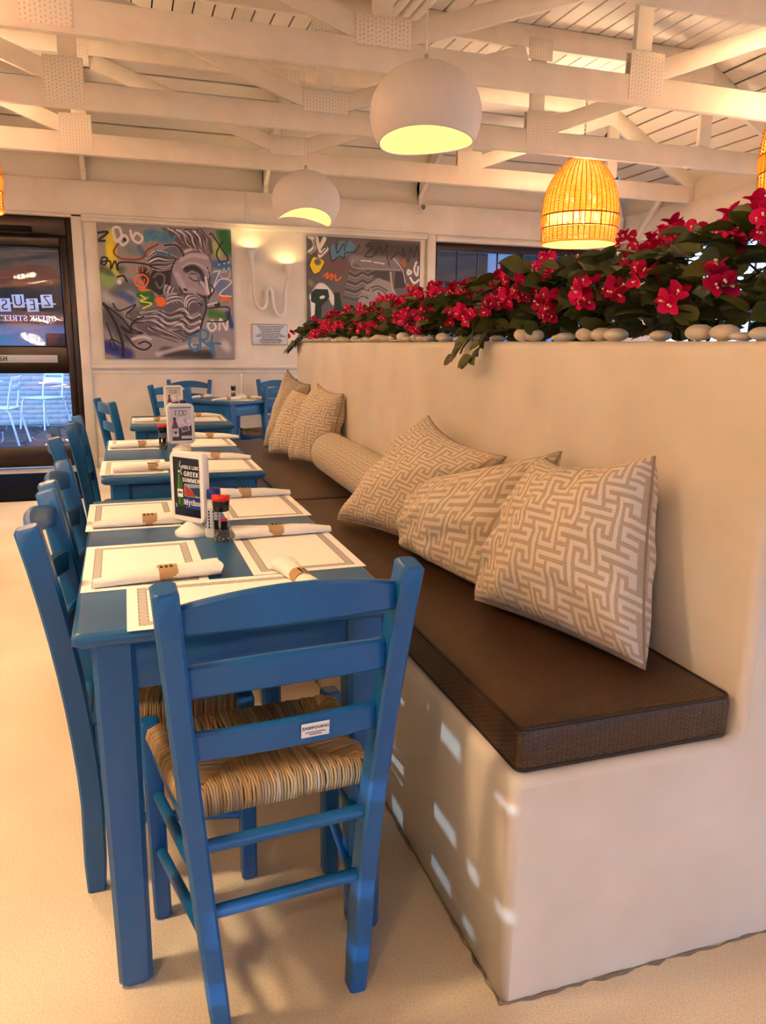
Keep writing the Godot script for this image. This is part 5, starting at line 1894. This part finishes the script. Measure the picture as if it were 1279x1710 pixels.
func canvas_eye(t: Node3D) -> void:
	var p := Painter.new(448, 448, Color(0.36, 0.34, 0.36))
	p.q = PackedVector2Array([Vector2(78, 85), Vector2(1180, 145), Vector2(1170, 1250), Vector2(85, 1230)])
	var K := Color(0.06, 0.06, 0.07)
	var gy := Color(0.50, 0.49, 0.51)
	var wh := Color(0.86, 0.85, 0.84)
	p.stroke([300, 360, 480, 380], 170, Color(0.45, 0.27, 0.28), 0.4, 0.9)
	p.stroke([700, 180, 1150, 230], 180, Color(0.17, 0.17, 0.20), 0.5, 0.8)
	p.stroke([500, 300, 960, 330], 110, gy, 0.6, 0.7)
	p.fill([520, 310, 900, 290, 985, 400, 600, 385], Color(0.46, 0.45, 0.47))
	p.fill([600, 400, 885, 410, 880, 500, 740, 470], Color(0.24, 0.22, 0.24))
	p.fill([560, 640, 640, 540, 760, 470, 900, 520, 930, 700, 800, 1100, 600, 1000], Color(0.55, 0.54, 0.55))
	p.stroke([880, 420, 900, 560, 940, 640], 26, Color(0.66, 0.64, 0.65), 0.8, 0.6)
	p.fill([930, 410, 1030, 420, 1030, 560, 920, 570], Color(0.20, 0.17, 0.19))
	p.stroke([910, 295, 1000, 400, 1030, 520], 12, Color(0.78, 0.77, 0.78), 0.9, 0.5)
	p.stroke([510, 305, 540, 375, 980, 400], 9, Color(0.68, 0.67, 0.68), 0.9, 0.5)
	p.stroke([590, 310, 690, 318], 16, wh, 0.7, 0.7)
	p.stroke([715, 325, 820, 342], 16, wh, 0.7, 0.7)
	for i in 11:
		var y := 400.0 + i * 24
		p.stroke([480 - i * 6, y, 540, y + 26, 600, y - 4, 660, y + 20, 720 - i * 8, y - 8 + i], 9, [gy, Color(0.16, 0.15, 0.17), Color(0.62, 0.60, 0.62)][i % 3], 0.9, 0.4)
	p.stroke([690, 560, 760, 545, 850, 590], 18, Color(0.30, 0.29, 0.31), 0.9, 0.5)
	p.stroke([700, 590, 760, 570, 830, 610], 9, K, 0.9, 0.4)
	p.fill([720, 610, 780, 590, 820, 625, 780, 650], Color(0.62, 0.61, 0.62))
	p.stroke([765, 612, 768, 616], 34, Color(0.28, 0.27, 0.29), 0.9, 0.5)
	p.stroke([100, 230, 150, 180, 130, 110, 90, 90], 46, wh, 0.95, 0.4)
	p.stroke([240, 110, 190, 190, 160, 100, 200, 240, 260, 200, 190, 270], 46, wh, 0.95, 0.4)
	p.stroke([90, 245, 145, 200, 135, 120], 9, K, 0.95, 0.4)
	p.stroke([150, 100, 165, 190, 200, 250, 260, 190, 225, 190], 9, K, 0.95, 0.4)
	p.fill([285, 190, 330, 150, 350, 220, 380, 130, 430, 130, 440, 200, 480, 120, 540, 180, 500, 240, 430, 270, 310, 300], Color(0.30, 0.50, 0.62))
	p.stroke([280, 180, 310, 310, 380, 270, 420, 290, 440, 240, 530, 230, 575, 170], 10, K, 0.95, 0.4)
	p.stroke([350, 150, 360, 240, 420, 160, 430, 220], 10, K, 0.95, 0.4)
	p.stroke([680, 150, 640, 180, 700, 190, 630, 270, 710, 270, 740, 200], 11, K, 0.95, 0.4)
	p.stroke([740, 250, 780, 190, 800, 250, 850, 160, 840, 240, 870, 360], 11, K, 0.95, 0.4)
	p.stroke([880, 300, 960, 240, 1010, 280, 1000, 200, 1060, 320, 1080, 200, 1120, 280, 1150, 180, 1170, 330], 13, K, 0.95, 0.4)
	p.fill([100, 350, 130, 270, 220, 300, 240, 330, 190, 410, 140, 430], Color(0.90, 0.80, 0.10))
	p.stroke([150, 250, 95, 340, 140, 430, 190, 415, 240, 330], 9, Color(0.30, 0.16, 0.05), 0.95, 0.4)
	p.stroke([170, 320, 190, 322], 66, Color(0.42, 0.38, 0.42), 0.95, 0.4)
	p.stroke([230, 450, 270, 420, 260, 470, 310, 430, 300, 480, 340, 440, 350, 490, 400, 460], 20, Color(0.88, 0.38, 0.10), 0.9, 0.5)
	p.stroke([100, 500, 130, 540], 80, Color(0.62, 0.62, 0.30), 0.5, 0.8)
	p.stroke([120, 640, 200, 540, 280, 600, 330, 700], 70, wh, 0.9, 0.4)
	p.stroke([130, 650, 140, 850], 70, wh, 0.9, 0.4)
	p.fill([110, 600, 150, 565, 270, 570, 285, 640, 250, 690, 210, 720, 205, 860, 140, 870, 150, 700, 110, 680], Color(0.07, 0.17, 0.13))
	p.stroke([205, 645, 235, 638], 34, wh, 0.95, 0.4)
	p.fill([330, 600, 380, 600, 420, 800, 330, 830], Color(0.07, 0.17, 0.13))
	p.stroke([1060, 400, 1090, 420, 1060, 440, 1050, 410], 26, wh, 0.95, 0.4)
	p.stroke([1140, 330, 1120, 400, 1150, 450, 1160, 370], 26, wh, 0.95, 0.4)
	p.stroke([1080, 470, 1120, 520, 1170, 490], 24, wh, 0.95, 0.4)
	p.stroke([990, 330, 1020, 360, 1010, 300], 40, Color(0.70, 0.35, 0.12), 0.6, 0.7)
	p.stroke([1050, 530, 1090, 590, 1110, 540, 1130, 600], 24, Color(0.85, 0.42, 0.12), 0.8, 0.5)
	p.stroke([1150, 580, 1165, 600], 50, Color(0.20, 0.42, 0.60), 0.8, 0.6)
	canvas(t, 1.26, 1.27, p.tex())

# ---------------------------------------------------------------- on the tables
func placemat_tex() -> ImageTexture:
	var w := 256
	var h := 368
	var im := Image.create(w, h, false, Image.FORMAT_RGB8)
	im.fill(Color(0.97, 0.955, 0.93))
	for y in h:
		for x in w:
			var e := mini(mini(x, w - 1 - x), mini(y, h - 1 - y))
			if e >= 20 and e < 38:
				var along := (x if mini(y, h - 1 - y) < mini(x, w - 1 - x) else y)
				var q := (along + (e - 20) / 2) % 5
				var ink := q < 2 or e < 22 and along % 4 < 2 or e > 35 and along % 4 < 2
				im.set_pixel(x, y, Color(0.40, 0.37, 0.38) if ink else Color(0.88, 0.86, 0.84))
	return ImageTexture.create_from_image(im)

func build_tableware() -> void:
	var pm := mat("placemat_paper", Color(1, 1, 1), 0.8, 0.25)
	pm.albedo_texture = placemat_tex()
	# placemats: centre, turn, label
	var mats := [[Vector3(0.160, 0, -1.450), 90.0, "paper placemat at the head of the near table, half hidden by the nearest chair", 0.262], [Vector3(0.014, 0, -1.748), 0.5, "paper placemat on the near table beside the nearest open-side chair", 0.252], [Vector3(0.360, 0, -1.770), 0.5, "paper placemat on the near table, bench side, closest to the camera", 0.252], [Vector3(-0.003, 0, -2.282), 0.5, "paper placemat at the far open-side seat of the near table", 0.246], [Vector3(0.367, 0, -2.318), 0.5, "paper placemat on the bench side behind the pepper grinder", 0.242], [Vector3(0.010, 0, -3.200), 0.0, "paper placemat at the front left seat of the middle table", 0.25], [Vector3(0.366, 0, -3.170), 0.0, "paper placemat at the front bench-side seat of the middle table", 0.25], [Vector3(0.025, 0, -3.925), 0.0, "paper placemat at the back left seat of the middle table", 0.25], [Vector3(0.370, 0, -3.945), 0.0, "paper placemat at the back bench-side seat of the middle table", 0.25], [Vector3(0.140, 0, -5.170), -1.0, "paper placemat on the left of the small far table", 0.24], [Vector3(0.485, 0, -5.200), -1.0, "paper placemat on the bench side of the small far table", 0.24], [Vector3(0.90, 0, -6.93), 70.0, "paper placemat on the near corner of the corner-turned table", 0.25], [Vector3(0.95, 0, -7.33), 34.0, "paper placemat at the back of the corner-turned table", 0.25]]
	var mk := MB.new()
	mk.block(Vector3.ZERO, Vector3(1.0, 0.0012, 0.367), 0.0003)
	for e in mats:
		var w: float = e[3]
		var o := thing("placemat", e[2], "placemat", Vector3(e[0].x, 0.7507, e[0].z), e[1], "paper placemats with a hatched border")
		var k := MB.new()
		var x := w / 2
		k.block(Vector3.ZERO, Vector3(w, 0.0008, 0.367), 0.0002)
		put("sheet", k, M.white_fabric, o)
		k = MB.new()
		k.quad(Vector3(-x, 0.0006, 0.1835), Vector3(x, 0.0006, 0.1835), Vector3(x, 0.0006, -0.1835), Vector3(-x, 0.0006, -0.1835), Vector2(0, 1), Vector2(1, 1), Vector2(1, 0), Vector2(0, 0), -1)
		put("printed_face", k, pm, o)
	# rolled napkins: middle, turn, wide end at right?, label
	var naps := [[Vector3(0.040, 0, -1.606), 7.0, true, "rolled white napkin with kraft band on the near table, closest to the camera"], [Vector3(0.362, 0, -1.918), 2.0, false, "rolled napkin on the bench-side placemat in front of the pepper grinder"], [Vector3(0.020, 0, -2.135), 1.0, true, "rolled napkin running behind the foot of the nearest advert stand"], [Vector3(0.362, 0, -2.455), 0.0, false, "rolled napkin emerging behind the red and blue shaker caps"], [Vector3(0.322, 0, -1.478), 98.0, true, "rolled napkin mostly hidden by the nearest chair, only its rounded end showing"], [Vector3(0.060, 0, -3.085), 5.0, true, "rolled napkin at the front left of the middle table"], [Vector3(0.365, 0, -3.325), -14.0, false, "rolled napkin beside the cone foot of the middle table's stand"], [Vector3(0.035, 0, -3.80), 6.0, true, "rolled napkin at the back left of the middle table, beside a red cap"], [Vector3(0.420, 0, -4.085), -16.0, false, "rolled napkin at the back bench side of the middle table"], [Vector3(0.150, 0, -5.045), 3.0, true, "rolled napkin on the left of the small far table"], [Vector3(0.470, 0, -5.330), -10.0, false, "rolled napkin on the bench side of the small far table"], [Vector3(0.82, 0, -6.86), 20.0, true, "rolled napkin at the near corner of the corner-turned table"], [Vector3(1.06, 0, -7.02), -8.0, false, "rolled napkin on the right edge of the corner-turned table"], [Vector3(0.62, 0, -7.18), 40.0, true, "crumpled napkin roll behind the chair at the corner-turned table"]]
	for i in naps.size():
		napkin(Vector3(naps[i][0].x, 0.752, naps[i][0].z), naps[i][1], naps[i][2], naps[i][3], i)
	# adverts in white stands on cone feet
	advert(Vector3(0.140, 0.7505, -2.000), -51.0, "white stand with a dark summer beer advert on the near table", poster_summer(), 0)
	advert(Vector3(0.226, 0.7505, -3.640), 3.0, "white stand with a pale bottle advert on the middle table", poster_bottle(), 1)
	advert(Vector3(0.289, 0.7505, -5.280), 3.0, "white stand with a pale bottle advert on the small far table", poster_bottle(), 1)
	advert(Vector3(1.02, 0.7505, -7.30), 80.0, "white advert stand seen edge-on on the corner-turned table", poster_summer(), 0)
	shaker(Vector3(0.206, 0.7505, -1.905), "pepper grinder with a red cap on the near table", true)
	shaker(Vector3(0.192, 0.7505, -1.965), "white salt bottle with a blue cap behind the pepper grinder", false)
	shaker(Vector3(0.148, 0.7505, -3.715), "pepper grinder with a red cap on the middle table", true)
	shaker(Vector3(0.345, 0.7505, -5.20), "white salt bottle with a blue cap on the small far table", false)
	shaker(Vector3(0.905, 0.7505, -7.02), "dark-topped pepper jar on the corner-turned table", true, M.black_gloss)

func napkin(at: Vector3, turn: float, wide_right: bool, label: String, sd: int) -> void:
	var t := thing("napkin_roll", label, "napkin", at, turn, "rolled napkins with kraft bands")
	var fn := FastNoiseLite.new()
	fn.seed = 50 + sd
	fn.frequency = 14.0
	var k := MB.new()
	var ls := []
	var n := 26
	for i in n + 1:
		var u := float(i) / n
		var x := lerpf(-0.128, 0.128, u)
		var ry := 0.0085 + 0.0065 * smoothstep(0.0, 0.45, u) + 0.001 * sin(u * 9.0)
		var rz := 0.013 + 0.009 * smoothstep(0.0, 0.5, u)
		var pinch := 1.0 - 0.22 * exp(-pow((u - 0.56) / 0.085, 2.0))
		rz *= pinch
		if u > 0.75:
			rz += 0.007 * (u - 0.75) / 0.25
			ry += 0.0015 * (u - 0.75) / 0.25
		var l := PackedVector3Array()
		for s in 20:
			var a := TAU * s / 20
			var f := 1.0 + 0.10 * fn.get_noise_2d(u * 0.5, a * 0.16) + 0.035 * sin(a * 5.0 + u * 3.0 + sd)
			var yy := sin(a) * ry * f
			l.append(Vector3(x + (0.004 * sin(a * 3.0 + sd) if i == n else 0.0), maxf(yy + ry * 0.92, 0.0003), cos(a) * rz * f))
		ls.append(l)
	k.loft(ls, false)
	var o := put("napkin", k, M.white_fabric, t)
	k = MB.new()
	ls = []
	for i in 5:
		var u := 0.50 + 0.15 * i / 4.0
		var x := lerpf(-0.128, 0.128, u)
		var l := PackedVector3Array()
		for s in 20:
			var a := TAU * s / 20
			l.append(Vector3(x, maxf(sin(a) * 0.0158 + 0.0150, 0.0001), cos(a) * 0.0200))
		ls.append(l)
	k.loft(ls, false)
	var b := put("band", k, M.kraft, t)
	# the print on the band: a few dark marks
	k = MB.new()
	for i in 3:
		for j in 2:
			var a := 1.15 + j * 0.55
			var bs := Basis(Vector3.RIGHT, -(a - PI / 2) * -1.0)
			k.block(Vector3(0.006 + i * 0.010, sin(a) * 0.0160 + 0.0150, cos(a) * 0.0202), Vector3(0.0065, 0.0006, 0.0045), 0.0001, Basis(Vector3.RIGHT, PI / 2 - a))
	put("print", k, M.ink, b)
	if not wide_right:
		for ch in [o, b]:
			ch.rotation_degrees.y = 180.0

func rrect(w: float, h: float, r: float, z: float) -> PackedVector3Array:
	var l := PackedVector3Array()
	for c in [[1, 1, 0], [-1, 1, 1], [-1, -1, 2], [1, -1, 3]]:
		for i in 7:
			var a: float = (c[2] + i / 6.0) * PI / 2
			l.append(Vector3(c[0] * (w / 2 - r) + cos(a) * r, c[1] * (h / 2 - r) + sin(a) * r, z))
	return l

func poster_summer() -> ImageTexture:
	var p := Painter.new(160, 240, Color(0.05, 0.075, 0.17))
	p.stroke([0.5, 0.2, 0.6, 0.3], 0.6, Color(0.09, 0.13, 0.27), 0.6, 0.9)
	p.fill([0.40, 0.44, 1.0, 0.42, 1.0, 0.66, 0.40, 0.66], Color(0.56, 0.62, 0.70))
	p.fill([0.42, 0.46, 0.62, 0.52, 0.86, 0.65, 0.42, 0.65], Color(0.68, 0.22, 0.14))
	p.fill([0.62, 0.50, 1.0, 0.48, 1.0, 0.64, 0.80, 0.62], Color(0.20, 0.24, 0.34))
	p.fill([0.40, 0.67, 1.0, 0.67, 1.0, 0.86, 0.40, 0.86], Color(0.13, 0.25, 0.52))
	# green bottle
	p.fill([0.19, 0.16, 0.27, 0.16, 0.27, 0.34, 0.34, 0.44, 0.35, 0.84, 0.14, 0.84, 0.13, 0.44, 0.19, 0.34], Color(0.12, 0.34, 0.13))
	p.stroke([0.22, 0.30, 0.20, 0.46, 0.20, 0.80], 0.04, Color(0.40, 0.60, 0.25), 0.7, 0.6)
	p.fill([0.14, 0.54, 0.35, 0.54, 0.35, 0.68, 0.14, 0.68], Color(0.85, 0.86, 0.82))
	p.stroke([0.18, 0.60, 0.31, 0.60], 0.05, Color(0.10, 0.25, 0.15), 0.9, 0.3)
	p.stroke([0.21, 0.24, 0.25, 0.24], 0.07, Color(0.80, 0.82, 0.78), 0.9, 0.4)
	p.stroke([0.30, 0.06, 0.26, 0.14, 0.33, 0.17, 0.29, 0.24, 0.34, 0.29], 0.03, Color(0.80, 0.84, 0.92), 0.8, 0.5)
	p.stroke([0.06, 0.80, 0.09, 0.86], 0.06, Color(0.75, 0.80, 0.90), 0.6, 0.6)
	return p.tex()

func poster_bottle() -> ImageTexture:
	var p := Painter.new(160, 240, Color(0.84, 0.80, 0.83))
	p.fill([0.0, 0.0, 1.0, 0.0, 1.0, 0.025, 0.0, 0.025], Color(0.10, 0.08, 0.10))
	p.fill([0.40, 0.62, 1.0, 0.50, 1.0, 1.0, 0.06, 1.0, 0.10, 0.80], Color(0.26, 0.18, 0.21))
	p.fill([0.32, 0.36, 0.62, 0.28, 0.98, 0.38, 0.98, 0.56, 0.80, 0.58, 0.60, 0.50, 0.40, 0.53], Color(0.90, 0.88, 0.90))
	p.stroke([0.62, 0.36, 0.72, 0.34, 0.74, 0.42, 0.64, 0.44], 0.03, Color(0.50, 0.46, 0.50), 0.8, 0.5)
	p.stroke([0.66, 0.36, 0.74, 0.50, 0.86, 0.48], 0.03, Color(0.42, 0.38, 0.42), 0.7, 0.5)
	p.fill([0.48, 0.58, 0.84, 0.53, 0.92, 0.70, 0.54, 0.76], Color(0.80, 0.77, 0.79))
	p.fill([0.52, 0.60, 0.80, 0.56, 0.87, 0.69, 0.57, 0.73], Color(0.42, 0.36, 0.36))
	# brown bottle
	p.fill([0.14, 0.30, 0.26, 0.30, 0.28, 0.44, 0.37, 0.60, 0.38, 0.94, 0.08, 0.94, 0.07, 0.60, 0.13, 0.44], Color(0.42, 0.16, 0.08))
	p.stroke([0.17, 0.36, 0.14, 0.56], 0.05, Color(0.72, 0.34, 0.18), 0.7, 0.6)
	p.fill([0.14, 0.30, 0.26, 0.30, 0.26, 0.37, 0.14, 0.37], Color(0.20, 0.10, 0.07))
	p.fill([0.08, 0.63, 0.38, 0.63, 0.38, 0.88, 0.08, 0.88], Color(0.84, 0.82, 0.84))
	p.fill([0.12, 0.72, 0.34, 0.72, 0.23, 0.82], Color(0.20, 0.24, 0.32))
	p.fill([0.50, 0.86, 1.0, 0.86, 1.0, 0.94, 0.50, 0.94], Color(0.88, 0.86, 0.87))
	p.stroke([0.54, 0.90, 0.70, 0.90], 0.02, Color(0.2, 0.18, 0.2), 0.9, 0.4)
	p.stroke([0.76, 0.90, 0.95, 0.90], 0.02, Color(0.2, 0.18, 0.2), 0.9, 0.4)
	return p.tex()

var adverts := {}
func advert(at: Vector3, turn: float, label: String, tex: Texture2D, kind: int) -> void:
	if adverts.has(kind):
		dup(adverts[kind], at, turn, label)
		return
	var t := thing("advert_stand", label, "table stand", at, turn, "white advert stands")
	adverts[kind] = t
	var k := MB.new()
	k.lathe([Vector2(0.043, 0.0), Vector2(0.0435, 0.008), Vector2(0.0415, 0.0105), Vector2(0.012, 0.034), Vector2(0.004, 0.037)], Vector3.ZERO, 32)
	put("cone_base", k, M.white_plastic, t)
	k = MB.new()
	k.loft([rrect(0.116, 0.176, 0.018, -0.011), rrect(0.122, 0.182, 0.021, -0.008), rrect(0.122, 0.182, 0.021, 0.008), rrect(0.116, 0.176, 0.018, 0.011)], false)
	var b := put("board", k, M.white_plastic, t)
	b.position = Vector3(0, 0.034 + 0.091, 0)
	for s in [1.0, -1.0]:
		var m := StandardMaterial3D.new()
		m.resource_name = "poster_print"
		m.albedo_texture = tex
		m.roughness = 0.25
		k = MB.new()
		var x := 0.047
		var y := 0.076
		k.quad(Vector3(-x, -y, 0.0115), Vector3(x, -y, 0.0115), Vector3(x, y, 0.0115), Vector3(-x, y, 0.0115), Vector2(0, 1), Vector2(1, 1), Vector2(1, 0), Vector2(0, 0), -1)
		var p := put("poster", k, m, b)
		if s < 0:
			p.rotation_degrees.y = 180.0
		elif kind == 0:
			text("lettering", "FEELS LIKE", 0.0085, M.white_plastic, b, Vector3(0.016, 0.052, 0.0119), Basis(), "Droid Sans", true, 0.0001)
			text("lettering", "GREEK", 0.0125, M.white_plastic, b, Vector3(0.018, 0.035, 0.0119), Basis(), "Droid Sans", true, 0.0001)
			text("lettering", "SUMMER", 0.0105, M.white_plastic, b, Vector3(0.017, 0.019, 0.0119), Basis(), "Droid Sans", true, 0.0001)
			text("lettering", "Mythos", 0.013, M.white_plastic, b, Vector3(0.020, -0.039, 0.0119), Basis(), "Droid Serif", true, 0.0001)
		else:
			text("lettering", "FIX!", 0.021, M.ink, b, Vector3(0.0, 0.050, 0.0119), Basis(), "Droid Serif", false, 0.0001)
			k = MB.new()
			k.block(Vector3(0, 0.037, 0.0119), Vector3(0.034, 0.0012, 0.0001), 0.00002)
			put("print_line", k, M.ink, b)

func shaker(at: Vector3, label: String, pepper: bool, cap: Material = null) -> void:
	var t := thing("pepper_grinder" if pepper else "salt_bottle", label, "condiment", at, 25.0, "condiments on the tables")
	var k := MB.new()
	if pepper:
		k.lathe([Vector2(0.0205, 0.0), Vector2(0.0215, 0.003), Vector2(0.0215, 0.058), Vector2(0.0205, 0.066), Vector2(0.0165, 0.076), Vector2(0.0165, 0.082)], Vector3.ZERO, 24)
		put("glass_body", k, M.jar_glass, t)
		k = MB.new()
		var r := RandomNumberGenerator.new()
		r.seed = 9
		for i in 260:
			var a := r.randf() * TAU
			var rad := 0.0185 * sqrt(r.randf_range(0.7, 1.0))
			var g := r.randf_range(0.02, 0.16)
			k.col = Color(g * 1.15, g * 0.85, g * 0.6) if r.randf() < 0.85 else Color(0.5, 0.42, 0.3)
			k.blob(Vector3(cos(a) * rad, r.randf_range(0.003, 0.034), sin(a) * rad), Vector3.ONE * 0.0021, 5, 4)
		k.col = Color(0.035, 0.026, 0.02)
		k.lathe([Vector2(0.017, 0.002), Vector2(0.0175, 0.030), Vector2(0.006, 0.034)], Vector3.ZERO, 14)
		put("peppercorns", k, M.peppercorn, t).set_meta("kind", "stuff")
		k = MB.new()
		for q in [[1.80, 0.044, 0.016, 0.022, 0], [2.75, 0.046, 0.012, 0.024, 0]]:
			var ls := []
			for y in [q[1] - q[3] / 2, q[1] + q[3] / 2]:
				var l := PackedVector3Array()
				for s in 7:
					var a: float = q[0] + (s / 6.0 - 0.5) * q[2] / 0.0215
					l.append(Vector3(cos(a) * 0.0219, y, sin(a) * 0.0219))
				ls.append(l)
			k.loft(ls, false, false, false)
		put("label", k, M.black, t)
		k = MB.new()
		var ls := []
		for y in [0.0555, 0.0625]:
			var l := PackedVector3Array()
			for s in 7:
				var a: float = 1.80 + (s / 6.0 - 0.5) * 0.018 / 0.0215
				l.append(Vector3(cos(a) * 0.0220, y, sin(a) * 0.0220))
			ls.append(l)
		k.loft(ls, false, false, false)
		put("label", k, M.red_plastic, t)
		k = MB.new()
		k.lathe([Vector2(0.0185, 0.078), Vector2(0.0195, 0.080), Vector2(0.0215, 0.104), Vector2(0.021, 0.106)], Vector3.ZERO, 24)
		put("collar", k, M.black_gloss, t)
		k = MB.new()
		var lo := []
		for q in [[0.0216, 0.105, 0.0], [0.0222, 0.110, 0.0], [0.0220, 0.116, 1.0], [0.018, 0.1165, 1.0], [0.010, 0.112, 0.6]]:
			var l := PackedVector3Array()
			for s in 24:
				var a := TAU * s / 24
				l.append(Vector3(cos(a) * q[0], q[1] + q[2] * 0.0022 * sin(a * 2.0), sin(a) * q[0]))
			lo.append(l)
		k.loft(lo, false)
		put("cap", k, cap if cap else M.red_plastic, t)
	else:
		k.lathe([Vector2(0.0205, 0.0), Vector2(0.0215, 0.003), Vector2(0.0215, 0.078), Vector2(0.0205, 0.088), Vector2(0.0175, 0.098), Vector2(0.0175, 0.102)], Vector3.ZERO, 24)
		put("bottle", k, M.white_plastic, t)
		k = MB.new()
		k.lathe([Vector2(0.0218, 0.022), Vector2(0.0219, 0.023), Vector2(0.0219, 0.076), Vector2(0.0218, 0.077)], Vector3.ZERO, 24, false)
		put("label", k, M.label_grey, t)
		k = MB.new()
		for i in 9:
			for j in 6:
				var a := i * 0.52
				k.block(Vector3(cos(a) * 0.0221, 0.028 + j * 0.008, sin(a) * 0.0221), Vector3(0.0004, 0.0055, 0.0035), 0.00005, Basis(Vector3.UP, -a))
		put("print", k, M.ink, t)
		k = MB.new()
		k.lathe([Vector2(0.0205, 0.100), Vector2(0.0210, 0.102), Vector2(0.0205, 0.123), Vector2(0.019, 0.125), Vector2(0.004, 0.125)], Vector3.ZERO, 24)
		put("cap", k, M.blue_cap, t)
